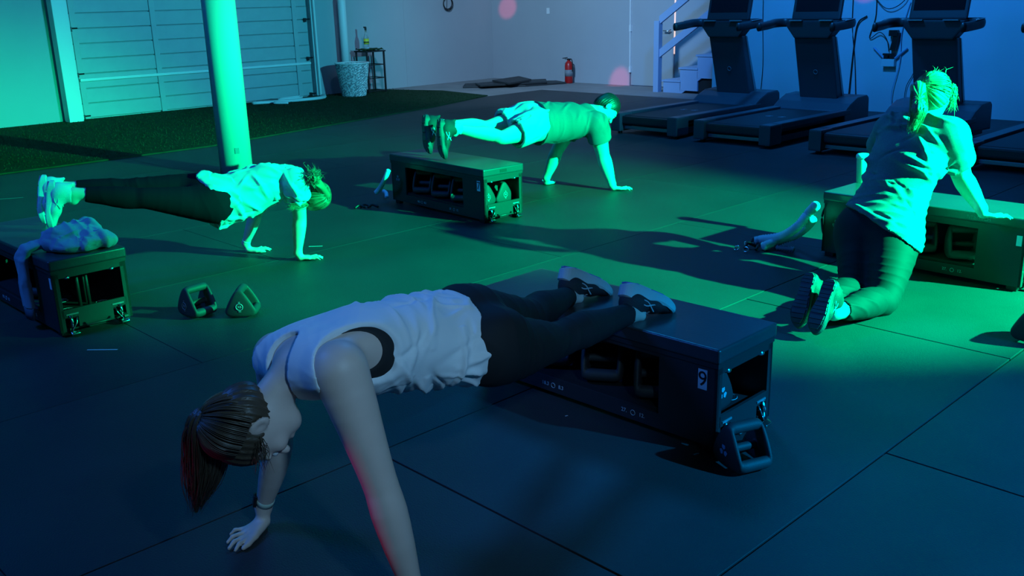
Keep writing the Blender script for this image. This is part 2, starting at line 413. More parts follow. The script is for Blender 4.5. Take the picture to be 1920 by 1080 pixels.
# turf strip along the roll-up door
tb = MB(); tb.prism([(WX + .01, YN + .1), (-11.2, YN + .1), (-11.25, 5.7), (-12.3, 10.2), (-12.9, 12.0), (-14.4, 12.2), (WX + .01, 11.7)], -0.011, 0.016)
turf = tb.out('turf_strip', 'turf'); turf.rotation_euler = (0, 0, RA); turf['kind'] = 'stuff'; turf['label'] = 'dark green artificial turf strip along the roll-up door'; turf['category'] = 'turf'
rg = random.Random(5); bl = bmesh.new()
tp = [(WX + .1, -12.4, 3.0, 11.6)]
for k in range(14000):
    x = rg.uniform(WX + .05, -11.3); y = rg.uniform(2.5, 11.9)
    if x > -11.3 - max(0, (y - 5.7)) * 0.235: continue
    a = rg.uniform(0, 6.28); h = rg.uniform(.012, .026); c_, s_ = math.cos(a) * .006, math.sin(a) * .006; lx, ly = rg.uniform(-.01, .01), rg.uniform(-.01, .01)
    bl.faces.new([bl.verts.new((x - c_, y - s_, .015)), bl.verts.new((x + c_, y + s_, .015)), bl.verts.new((x + lx, y + ly, .015 + h))])
me = bpy.data.meshes.new('turf_blades'); bl.to_mesh(me); bl.free()
o = link('turf_blades', me, 'turf', turf); o['kind'] = 'stuff'

DY0, DY1 = 5.86, 10.25
wl = MB(); wl.box(WX - .2, WX, YN, DY0, 0, HC).box(WX - .2, WX, DY1, WY + .2, 0, HC).box(WX - .2, WX, DY0, DY1, 4.3, HC)
room('wall_left', wl, 'wall')
for yy in (12.45, 4.0):
    room('trim', MB().box(WX, WX + .006, yy, yy + .02, 0, HC), 'wall')
GX0, GX1 = -11.95, -10.88
wb = MB(); wb.box(WX, GX0, WY, WY + .2, 0, HC).box(GX1, -9.3, WY, WY + .2, 0, HC).box(GX0, GX1, WY, WY + .2, 2.3, HC).box(-9.3, 3.0, WY, WY + .2, 0, HC)
room('wall_back', wb, 'wall')
ws = MB(); ws.box(-8.5, XR, TY, TY + .18, 0, HC); room('wall_treadmills', ws, 'wall_white')
room('trim_half_wall', MB().box(-9.02, -8.5, TY + .02, TY + .18, 0, 1.18, bev=.01), 'wall_white')
room('wall_right', MB().box(XR, XR + .2, YN, WY, 0, HC), 'wall')
room('wall_near', MB().box(WX, XR, YN - .2, YN, 0, HC), 'wall')
room('ceiling', MB().box(WX - .2, XR + .2, YN - .2, WY + .2, HC, HC + .1), 'ceil')
# back-wall door with a bright leak at its latch side
d2 = room('door_2', MB().box(GX0 + .02, GX1 - .05, WY + .02, WY + .06, .01, 2.28, bev=.004), 'wall')
room('door_gap', MB().box(GX1 - .05, GX1, WY + .02, WY + .04, .62, 1.92), 'leak', d2, label='thin bright gap along the door edge')
hb = MB(); hb.tube([(GX1 - .12, WY + .02, 1.03), (GX1 - .12, WY - .05, 1.03), (GX1 - .24, WY - .05, 1.04)], .014, 8); hb.lathe([(.03, 0), (.03, .012)], 14, TM((GX1 - .12, WY + .015, 1.03), rx=PI / 2))
room('door_handle', hb, 'chrome', d2, True, label='chrome lever handle')
room('hinge', MB().box(GX0 - .01, GX0 + .035, WY - .015, WY + .02, 1.02, 1.14).box(GX0 - .01, GX0 + .035, WY - .015, WY + .02, .25, .36), 'white', d2)
room('door_edge', MB().box(GX0 - .004, GX0 + .02, WY - .008, WY + .02, .25, 2.28), 'white', d2, label='pale vertical door edge')

# roll-up door: frame, panels of slats, ribs, strut, hinges
rd = room('door_1', MB().box(WX - .16, WX - .12, DY0, DY1, 0, 4.3), 'door', label='white sectional roll-up door of horizontal ribbed panels')
ribs = [5.95, 7.25, 9.95]
zs = [0.02]; 
for k in range(18): zs.append(zs[-1] + (0.232))
cols = [(DY0 + .02, ribs[1] - .04), (ribs[1] + .04, ribs[2] - .04), (ribs[2] + .04, DY1 - .02)]
sc_ = {}
for ci, (ya, yb) in enumerate(cols):
    for k in range(18):
        if ci not in sc_:
            t = MB().box(-.12, -.075, ya + .004, yb - .004, .006, .226, bev=.007, seg=1); me = bpy.data.meshes.new('slat'); t.bm.to_mesh(me); t.bm.free(); me.materials.append(M['door']); sc_[ci] = me
        o = bpy.data.objects.new('slat', sc_[ci]); C.objects.link(o); o.parent = rd; o.location = (WX + (0.006 if k % 3 == 0 else 0), 0, zs[k])
for y in ribs: room('rib', MB().box(WX - .12, WX - .055, y - .045, y + .045, .01, 4.2, bev=.008), 'door', rd)
for z in (.60, 2.6): room('strut', MB().box(WX - .075, WX - .02, DY0 + .05, DY1 - .05, z, z + .045, bev=.01), 'white', rd, label='pale horizontal strut')
for z in (.72, 1.42, 2.1, .06):
    for y in (DY0 + .04, DY1 - .08):
        room('hinge', MB().box(WX - .06, WX - .01, y - .04, y + .0, z - .05, z + .02).tube([(WX - .03, y, z), (WX - .03, y + .09, z)], .012, 6), 'metal_b', rd)
for nm, y in (('trim_1', DY0 - .10), ('trim_2', DY1)):
    room(nm, MB().box(WX - .05, WX + .03, y, y + .10, 0, 4.3, bev=.006), 'white')
room('trim_3', MB().box(WX + .03, WX + .05, DY0 - .04, DY0 - .01, 1.95, 4.3), 'metal_b')
room('trim_4', MB().box(WX + .03, WX + .05, DY1 + .02, DY1 + .05, 0.0, 4.3), 'dimprint')
def rthing(name, mb, m, loc, label, cat, smooth=False, rz=0.0, group=None):
    o = mb.out(name, m, None, smooth); o.location = W(*loc); o.rotation_euler = (0, 0, RA + rz); return setp(o, label, cat, group)
# guard posts
g = MB(); g.box(-.10, .10, -.11, .11, 0, 1.93, bev=.012)
rthing('guard_post', g, 'white', (WX + .16, DY0 - .20, 0.0), 'square white guard post left of the roll-up door', 'post')
rthing('pipe_bollard', MB().lathe([(.075, 0), (.075, 1.74), (.06, 1.78), (.0, 1.785)], 20), 'white', (WX + .22, 10.82, 0.0), 'round white pipe bollard behind the woven planter', 'post', True)
# woven planter
pl = empty('woven_planter', W(-15.1, 10.62, .016), RA, 'pale woven basket planter beside the black wire stand', 'planter')
t = bmesh.new(); n, mrows = 44, 26; ring = []
for j in range(mrows + 1):
    z = .60 * j / mrows; r0 = .215 + .095 * (j / mrows)
    ring.append([t.verts.new(((r0 + (.010 if (i + j) % 2 else -.004)) * math.cos(2 * PI * i / n), (r0 + (.010 if (i + j) % 2 else -.004)) * math.sin(2 * PI * i / n), z)) for i in range(n)])
for j in range(mrows):
    for i in range(n): t.faces.new((ring[j][i], ring[j][(i + 1) % n], ring[j + 1][(i + 1) % n], ring[j + 1][i]))
t.faces.new(ring[0][::-1]); me = bpy.data.meshes.new('basket'); t.to_mesh(me); t.free(); link('basket', me, 'basket', pl)
MB().torus(.315, .012, 40, 8, TM((0, 0, .60))).out('rim', 'white', pl, True)
MB().lathe([(.29, .50), (.29, .52), (.0, .53)], 24).out('fill', 'dark', pl)
# wire stand
st = empty('wire_stand', W(-15.42, 11.28, .016), RA, 'black metal three-tier stand by the garage wall', 'stand')
for x in (-.17, .17):
    for y in (-.2, .2): MB().box(x - .014, x + .014, y - .014, y + .014, 0, .76).out('leg', 'metal_b', st)
for z in (.03, .27, .52):
    r = MB()
    for x in (-.17, .17): r.box(x - .01, x + .01, -.2, .2, z - .008, z + .008)
    for y in (-.2, .2): r.box(-.17, .17, y - .01, y + .01, z - .008, z + .008)
    r.out('rail', 'metal_b', st)
MB().box(-.2, .2, -.23, .23, .76, .785, bev=.004).out('top', 'metal_b', st)
t = bmesh.new(); gr = [[t.verts.new((-.17 + .34 * i / 8, -.22 + .44 * j / 10, .80 + .025 * math.sin(i * 1.7 + j) * math.cos(j * 1.3))) for j in range(11)] for i in range(9)]
for i in range(8):
    for j in range(10): t.faces.new((gr[i][j], gr[i + 1][j], gr[i + 1][j + 1], gr[i][j + 1]))
r_ = bmesh.ops.solidify(t, geom=list(t.faces), thickness=.012)
me = bpy.data.meshes.new('cloth'); t.to_mesh(me); t.free(); o = link('folded_cloth', me, mat('dark_green_cloth', (.03, .09, .03), .9), None, True); o.location = W(-15.42, 11.28, .016 + .01); o.rotation_euler = (0, 0, RA)
setp(o, 'rumpled dark green cloth on top of the wire stand', 'cloth')
bt = empty('spray_bottle', W(-15.40, 11.2, .822), RA, 'slim clear bottle with yellow and black label on the wire stand', 'bottle')
MB().lathe([(.045, 0), (.05, .03), (.05, .22), (.02, .30), (.018, .36)], 18).out('bottle_body', 'bottle', bt, True)
MB().lathe([(.052, .10), (.052, .2)], 18).out('label_band', 'yellow', bt, True)
MB().lathe([(.053, .13), (.053, .15)], 18).out('label_stripe', 'black', bt, True)
MB().lathe([(.022, .36), (.022, .41)], 12).box(-.05, .01, -.012, .012, .40, .425).out('cap', 'metal_b', bt)
# things lying on the floor by the door: pale hoses and cloths
for k, (pts, rad, lab) in enumerate([
    ([(-15.3, 8.6, .05), (-15.2, 9.1, .04), (-15.0, 9.6, .05), (-15.15, 9.95, .04), (-15.35, 10.1, .05)], (.055, .03), 'flat white strap bundle on the floor near the planter'),
    ([(-15.55, 9.3, .05), (-15.5, 9.7, .06), (-15.35, 9.55, .05), (-15.45, 9.2, .05)], .022, 'thin looped white hose by the roll-up door'),
    ([(-15.1, 8.9, .04), (-14.95, 9.1, .03)], (.06, .025), 'short folded white cloth at the turf edge of the strap bundle')]):
    o = MB().tube(catmull([W(*p) for p in pts], 5), rad, 8).out('floor_strap', 'white', None, True); setp(o, lab, 'strap')
o = MB().box(-.25, .25, -.2, .2, 0, .03, bev=.01).out('dark_plate', 'metal_b'); o.location = W(-15.5, 9.15, .017); o.rotation_euler = (0, 0, RA + .3); setp(o, 'dark flat plate leaning low beside the white hose', 'plate')
# coiled cable on the wall
c_ = MB()
for k in range(4): c_.torus(.115 + .006 * k, .006, 28, 6, TM((.02 + .008 * k, .01 * math.sin(k * 2), .01 * math.cos(k)), ry=PI / 2))
c_.tube([(.02, -.03, -.11), (.03, -.02, .12)], .006, 6)
rthing('cable_coil', c_, 'metal_b', (WX, 13.62, 1.62), 'small coil of dark cable hung on the garage wall', 'cable', True)
# pile of rubber mats in the corner
for k, (poly, z, tilt, lab) in enumerate([
    ([(-1.05, -.5), (.2, -.62), (1.05, -.25), (.9, .25), (-.2, .45), (-1.0, .2)], 0.002, 0.0, 'black rubber sheet at the bottom of the corner pile'),
    ([(-.9, -.4), (.5, -.5), (.75, .1), (-.1, .35), (-.8, .15)], 0.045, .0, 'black rubber sheet in the middle of the corner pile'),
    ([(-.45, -.3), (.15, -.32), (.3, .2), (-.35, .3)], 0.105, .12, 'curled black rubber offcut on top of the corner pile')]):
    q = MB(); q.prism([(p[0], p[1]) for p in poly], 0, .035, bev=.008)
    o = q.out('rubber_sheet', 'rubber', None); o.location = W(-14.2 + .12 * k, 13.95 - .1 * k, z); o.rotation_euler = (tilt * .3, -tilt * .5, RA + .85 + .35 * k); setp(o, lab, 'mat')
# extinguisher
ex = empty('fire_extinguisher', W(-13.38, 14.72, .001), RA, 'red fire extinguisher standing against the back wall', 'extinguisher')
MB().lathe([(.075, 0), (.082, .015), (.082, .36), (.06, .42), (.025, .45), (.02, .47)], 22).out('cylinder', 'red', ex, True)
MB().box(-.03, .03, -.02, .02, .455, .49).box(-.10, .02, -.012, .012, .50, .515, M4=TM((0, 0, 0), ry=-.12)).box(-.10, .02, -.012, .012, .475, .488).out('valve_handle', 'metal_b', ex)
MB().tube(catmull([(.02, 0, .48), (.08, 0, .47), (.105, 0, .36), (.10, 0, .24)], 5), .011, 8).out('hose', 'metal_b', ex, True)
MB().lathe([(.084, .14), (.084, .27)], 22).out('label_band', 'dimprint', ex, True)
# wall outlet
rthing('wall_outlet', MB().box(-.04, .04, -.012, .0, -.06, .06, bev=.004), 'white', (-14.1, WY, 1.42), 'small white wall outlet above the rubber sheets', 'outlet')

# stairs with rail
SX0, SY0, SY1 = -10.62, 14.15, 14.88
sto = room('stairs', MB().prism([(SX0 + .15, 0), (SX0 + .45, 0), (SX0 + 2.75, 1.55), (SX0 + 2.75, 1.9)], 0, .04, M4=Matrix(((1, 0, 0, 0), (0, 0, -1, SY0 + .04), (0, 1, 0, 0), (0, 0, 0, 1)))), 'stair', label='blue-white wooden stairs with a side rail in the back corner')
sto.name = 'trim_stairs'
for k in range(8):
    x = SX0 + .05 + .36 * k; z = .225 * (k + 1)
    room('tread', MB().box(x - .03, x + .38, SY0 - .02, SY1, z - .035, z, bev=.005), 'stair', sto)
    room('riser', MB().box(x, x + .025, SY0, SY1, z - .225, z - .035), 'stair', sto)
    room('stringer_step', MB().box(x, x + .37, SY0 - .005, SY0 + .03, max(0, z - .40), z - .03), 'stair', sto)
room('stair_shade_panel', MB().prism([(SX0 + .42, 0.002), (SX0 + 2.9, 1.62), (SX0 + 2.9, 0.002)], 0, .02, M4=Matrix(((1, 0, 0, 0), (0, 0, -1, SY0 + .062), (0, 1, 0, 0), (0, 0, 0, 1)))), 'dark', sto)  # near-black panel paints the shade of the open space under the stairs
room('newel_post', MB().box(SX0 - .14, SX0 - .03, SY0 - .06, SY0 + .05, 0, 1.24, bev=.006), 'stair', sto)
for z0 in (.62, 1.20):
    room('handrail', MB().prism([(SX0 - .05, z0 - .02), (SX0 + 2.6, z0 + 1.72), (SX0 + 2.6, z0 + 1.86), (SX0 - .05, z0 + .12)], 0, .05, M4=Matrix(((1, 0, 0, 0), (0, 0, -1, SY0 + .02), (0, 1, 0, 0), (0, 0, 0, 1)))), 'stair', sto)

# ------------------------------------------------------------------ treadmills
def treadmill():
    r = empty('treadmill', (0, 0, 0)); L_ = 2.85
    MB().box(-.42, .42, .06, 2.2, .13, .225, bev=.02).out('deck', 'tread_d', r)
    MB().tube([(-.38, .13, .17), (.38, .13, .17)], .062, 18).box(-.38, .38, .13, 2.15, .225, .233).out('belt', 'belt', r, False)
    for s in (-1, 1):
        xs = sorted((s * .40, s * .535))
        a = MB().box(xs[0], xs[1], .18, 2.3, .20, .262, bev=.012).out('side_rail', 'tread_g', r)
        xs = sorted((s * .385, s * .54))
        MB().box(xs[0], xs[1], .0, .30, .035, .262, bev=.02).out('rear_end_cap', 'tread_g', r)
        xs = sorted((s * .44, s * .50))
        MB().box(xs[0], xs[1], .28, 2.7, .045, .115, bev=.008).out('frame_rail', 'tread_d', r)
        MB().lathe([(.03, 0), (.035, .03)], 12, TM((s * .46, .12, .0))).out('foot', 'tread_d', r, True)
    MB().box(-.42, .42, .12, .17, .06, .10, bev=.006).out('rear_crossbar', 'tread_l', r)
    MB().box(-.44, .44, .3, 2.6, .05, .09).out('underframe', 'tread_d', r)
    h = MB(); pr = [(2.12, .10), (2.10, .245), (2.28, .33), (2.50, .395), (2.80, .405), (2.87, .37), (2.90, .08)]
    h.prism(pr, -.53, .53, bev=.022, M4=Matrix(((0, 0, 1, 0), (1, 0, 0, 0), (0, 1, 0, 0), (0, 0, 0, 1)))); h.out('motor_hood', 'tread_g', r)
    u = MB(); pr = [(2.42, .36), (2.13, 1.14), (2.27, 1.14), (2.62, .36)]
    u.prism(pr, -.27, .27, bev=.02, M4=Matrix(((0, 0, 1, 0), (1, 0, 0, 0), (0, 1, 0, 0), (0, 0, 0, 1)))); up_ = u.out('upright', 'tread_g', r)
    MB().torus(.028, .004, 20, 6, TM((0, 2.285, .70), rx=PI / 2 + .36)).out('round_emblem', 'dimprint', up_)
    for s in (-1, 1): MB().prism([(2.57, .4), (2.24, 1.13), (2.275, 1.13), (2.63, .4)], s * .272 - .004, s * .272 + .004, M4=Matrix(((0, 0, 1, 0), (1, 0, 0, 0), (0, 1, 0, 0), (0, 0, 0, 1)))).out('upright_edge', 'tread_l', up_)
    c = MB(); pr = [(-.24, 1.12), (.24, 1.12), (.36, 1.26), (.36, 1.33), (-.36, 1.33), (-.36, 1.26)]
    c.prism(pr, 0, .22, bev=.02, M4=Matrix(((1, 0, 0, 0), (0, 0, 1, 2.06), (0, 1, 0, 0), (0, 0, 0, 1)))); c.out('console_base', 'tread_d', r)
    s_ = MB(); s_.box(-.34, .34, -.03, .03, 0, .50, bev=.02, M4=TM((0, 2.20, 1.33), rx=-.25)); sc = s_.out('console', 'tread_d', r)
    MB().box(-.30, .30, -.034, -.028, .10, .46, M4=TM((0, 2.20, 1.33), rx=-.25)).out('screen', 'glass', sc)
    for s in (-1, 1):
        MB().tube(catmull([(s * .30, 2.24, 1.30), (s * .47, 2.26, 1.30), (s * .545, 2.12, 1.295), (s * .535, 1.90, 1.28), (s * .51, 1.56, 1.265)], 6), (.028, .052), 12).out('handlebar', 'tread_d', r, True)
        MB().tube(catmull([(s * .50, 2.27, 1.352), (s * .56, 2.11, 1.348), (s * .55, 1.88, 1.333)], 6), (.010, .004), 6).out('handlebar_trim', 'tread_l', r, True)
        x_ = sorted((s * .12, s * .3)); MB().box(x_[0], x_[1], 2.02, 2.06, 1.325, 1.338).out('console_trim', 'tread_l', r)
    for x in (-.1, .08): MB().box(x - .035, x + .035, 1.15, 1.19, .2332, .2345).box(x - .02, x + .045, 1.21, 1.235, .2332, .2345).out('belt_print', 'dimprint', r)
    return r
tm = treadmill()
TX = [-7.38, -6.10, -4.60, -3.02]
TL = ['treadmill nearest the stairs, leftmost of the row', 'second treadmill from the stairs, its deck right of the leftmost one', 'treadmill directly behind the kneeling woman', 'treadmill at the right edge of the frame, only its rear deck in view']
for k, x in enumerate(TX):
    o = tm if k == 0 else dup(tm, (0, 0, 0), 0)
    o.location = W(x, 9.47 - .02 * k, 0); o.rotation_euler = (0, 0, RA); o.scale = (.95, .82, 1.0); o['label'] = TL[k]; o['category'] = 'treadmill'; o['group'] = 'treadmills along the right wall'

# outlet box, plugs and cables on the treadmill wall
def wcable(pts, lab, rad=.006, m='metal_b'):
    o = MB().tube(catmull([W(x, y, z) for x, y, z in pts], 6), rad, 6).out('power_cable', m, None, True); setp(o, lab, 'cable'); return o
y_ = TY - .02
wcable([(-8.45, y_, 1.05), (-8.43, y_, .7), (-8.35, y_, .4), (-8.33, y_ - .02, .02)], 'thin dark cable hanging left of the first treadmill upright')
wcable([(-8.13, y_, 2.2), (-8.11, y_, 1.3), (-8.07, y_, .6), (-8.09, y_ - .02, .02)], 'straight dark cable hanging between the first two treadmill uprights')
wcable([(-6.68, y_, 1.8), (-6.66, y_, 1.2), (-6.58, y_, .7), (-6.50, y_ - .02, .02)], 'thin cable right of the second treadmill upright')
wcable([(-6.45, y_, 1.32), (-6.57, y_ - .01, 1.22), (-6.61, y_, .9), (-6.63, y_ - .02, .03)], 'thick dark cable looping down from a plug right of the second treadmill', .01)
wcable([(-6.37, y_, 2.0), (-6.32, y_, 1.35), (-6.39, y_, 1.02), (-6.23, y_ - .03, 1.10), (-6.12, y_ - .03, 1.0), (-6.09, y_, .84)], 'dark cable looping into the white junction box')
wcable([(-6.47, y_, 1.7), (-6.17, y_ - .03, 1.42), (-5.92, y_ - .03, 1.52), (-5.85, y_, 1.8)], 'dark cable swag behind the third treadmill console')
wcable([(-5.85, y_, 1.5), (-5.93, y_, 1.1), (-5.92, y_, .7), (-5.99, y_ - .02, .3), (-5.97, y_ - .02, .02)], 'pale blue cable trailing below the junction box', .006, 'stair')
wcable([(-5.60, y_, .9), (-5.72, y_, .55), (-5.80, y_ - .01, .35), (-5.80, y_ - .02, .02)], 'thin dark cable beside the third treadmill upright', .005)
ob = empty('junction_box', W(-6.07, TY - .004, .69), RA, 'white junction box with black plugs low on the treadmill wall', 'outlet')
MB().box(-.09, .09, -.07, 0, -.05, .05, bev=.006).out('box', 'white', ob)
MB().box(-.07, -.01, -.06, -.01, .05, .11).box(.01, .07, -.06, -.01, .05, .10).box(-.09, .08, -.055, -.02, .10, .125).out('plug', 'metal_b', ob)
for s in (-1, 1): MB().tube([(s * .08, -.03, .06), (s * .24, -.02, .20)], .014, 6).out('strap_arm', 'stair', ob)
MB().box(-.03, .05, -.06, -.01, .17, .42, M4=TM((0, 0, 0), ry=.2)).box(-.02, .10, -.07, -.01, .36, .44).out('power_brick', 'metal_b', ob)

# ------------------------------------------------------------------ column
co = empty('column', (-2.86, 9.98, 0), 0, 'round white column rising behind the woman in the white tee', 'column')
MB().lathe([(.166, 0), (.166, HC)], 40).out('shaft', 'white', co, True)
o = MB().box(-.022, .022, -.004, .004, -.03, .03, bev=.003).out('scuff_plate', 'dimprint', co); o.location = (.07, -.153, .26); o.rotation_euler = (0, 0, .4)

# ------------------------------------------------------------------ triangular weights
def vrot(V, Rm, t): return V @ np.array(Rm).T + np.array(t)
_yb = {}
def weight_mesh(s=1.0, res=.0035):
    """two domed rounded-triangle plates joined by three corner grips and a middle bar; stands on one edge, plate normals along X"""
    if 'm' in _yb: return _yb['m']
    v = Vol((-.12, -.14, -.12), (.12, .14, .17), res)
    Rt = .072; cr = .040; cs = [(Rt * math.cos(a), Rt * math.sin(a)) for a in (PI / 2, PI / 2 + 2 * PI / 3, PI / 2 + 4 * PI / 3)]
    def tri(Y, Z, r):
        e = None
        for i in range(3):
            a = PI / 2 + PI + 2 * PI * i / 3
            q = Y * math.cos(a) + Z * math.sin(a) - Rt * 0.5
            e = q if e is None else np.maximum(e, q) + 0
        # rounded corners: distance to triangle by clamped edges
        d2 = None
        for i in range(3):
            a, b = cs[i], cs[(i + 1) % 3]; dx, dz = b[0] - a[0], b[1] - a[1]; L2 = dx * dx + dz * dz
            t = np.clip(((Y - a[0]) * dx + (Z - a[1]) * dz) / L2, 0, 1); q = (Y - a[0] - t * dx) ** 2 + (Z - a[1] - t * dz) ** 2
            d2 = q if d2 is None else np.minimum(d2, q)
        return np.where(e < 0, -np.sqrt(d2), np.sqrt(d2)) - r
    def outer(X, Y, Z):
        r2 = Y * Y + Z * Z
        hx = .083 - r2 * 1.1
        a = tri(Y, Z, cr) + 0 * X; b = np.abs(X) - hx
        k = .028; h = np.maximum(k - np.abs(a - b), 0) / k
        return np.maximum(a, b) + h * h * k * .25
    v.add((outer, (-.10, -.13, -.09), (.10, .13, .13)), .001)
    def slot(X, Y, Z):
        a = np.abs(X) - .056
        dc = None
        for c in cs:
            f = 1.18; q = .025 - np.sqrt((Y - c[0] * f) ** 2 + (Z - c[1] * f) ** 2)
            dc = q if dc is None else np.maximum(dc, q)
        ctr = .016 - np.sqrt(Y * Y + Z * Z)
        d = np.maximum(a, np.maximum(dc, ctr) + 0 * X)
        return d
    v.cut((slot, (-.06, -.14, -.12), (.06, .14, .17)), .022)
    V, F = v.mesh(); V = smooth(V, F, 2); V[:, 2] += Rt * .5 + cr
    me = bpy.data.meshes.new('weight'); me.vertices.add(len(V)); me.vertices.foreach_set('co', V.astype(np.float32).ravel())
    me.loops.add(F.size); me.loops.foreach_set('vertex_index', F.astype(np.int32).ravel()); me.polygons.add(len(F)); me.polygons.foreach_set('loop_start', np.arange(0, F.size, 4, dtype=np.int32))
    me.update(calc_edges=True); me.polygons.foreach_set('use_smooth', [True] * len(me.polygons)); me.materials.append(M['iron']); _yb['m'] = me
    return me
RZX = Matrix.Rotation(PI / 2, 4, 'Z') @ Matrix.Rotation(PI / 2, 4, 'X')   # text plane -> facing +X, upright
def logo_ring(parent, face, txt, sc, m='print', zc=.074):
    """ring with a size mark on the +X (face=1) or -X plate"""
    Mx = Matrix.Translation((face * .0838, 0, zc)) @ (Matrix.Identity(4) if face > 0 else Matrix.Rotation(PI, 4, 'Z')) @ RZX
    a = MB().torus(.020, .0016, 26, 4, Mx).out('size_ring', m, parent)
    text('size_mark', txt, .021, Mx, m, a); text('weight_mark', '10', .012, Mx @ Matrix.Translation((0, .028, 0)), m, a); text('weight_mark', '4.5', .012, Mx @ Matrix.Translation((0, -.028, 0)), m, a)
def trefoil(parent, Mx, s, m='print', name='trefoil_mark'):
    t = MB()
    for k in range(3):
        a = PI / 2 + k * 2 * PI / 3
        t.prism([(math.cos(a + d) * r * s, math.sin(a + d) * r * s) for d, r in ((-.75, .62), (-.38, 1.0), (.38, 1.0), (.75, .62), (0, .18))], 0, .0008, M4=Mx)
    return t.out(name, m, parent)
def kettle(loc, rz, label, scale=1.0, face=1, txt='XS', group=None, logo='ring', m='print', nologo=False, tilt=(0, 0)):
    r = empty('grip_weight', loc, rz, label, 'weight', group); r.rotation_euler = (tilt[0], tilt[1], rz)
    o = bpy.data.objects.new('weight_body', weight_mesh()); C.objects.link(o); o.parent = r
    if not nologo:
        if logo == 'ring': logo_ring(r, face, txt, 1, m)
        else: trefoil(r, Matrix.Translation((face * .0838, 0, .078)) @ (Matrix.Identity(4) if face > 0 else Matrix.Rotation(PI, 4, 'Z')) @ RZX, .024, m)
    r.scale = (scale,) * 3
    return r

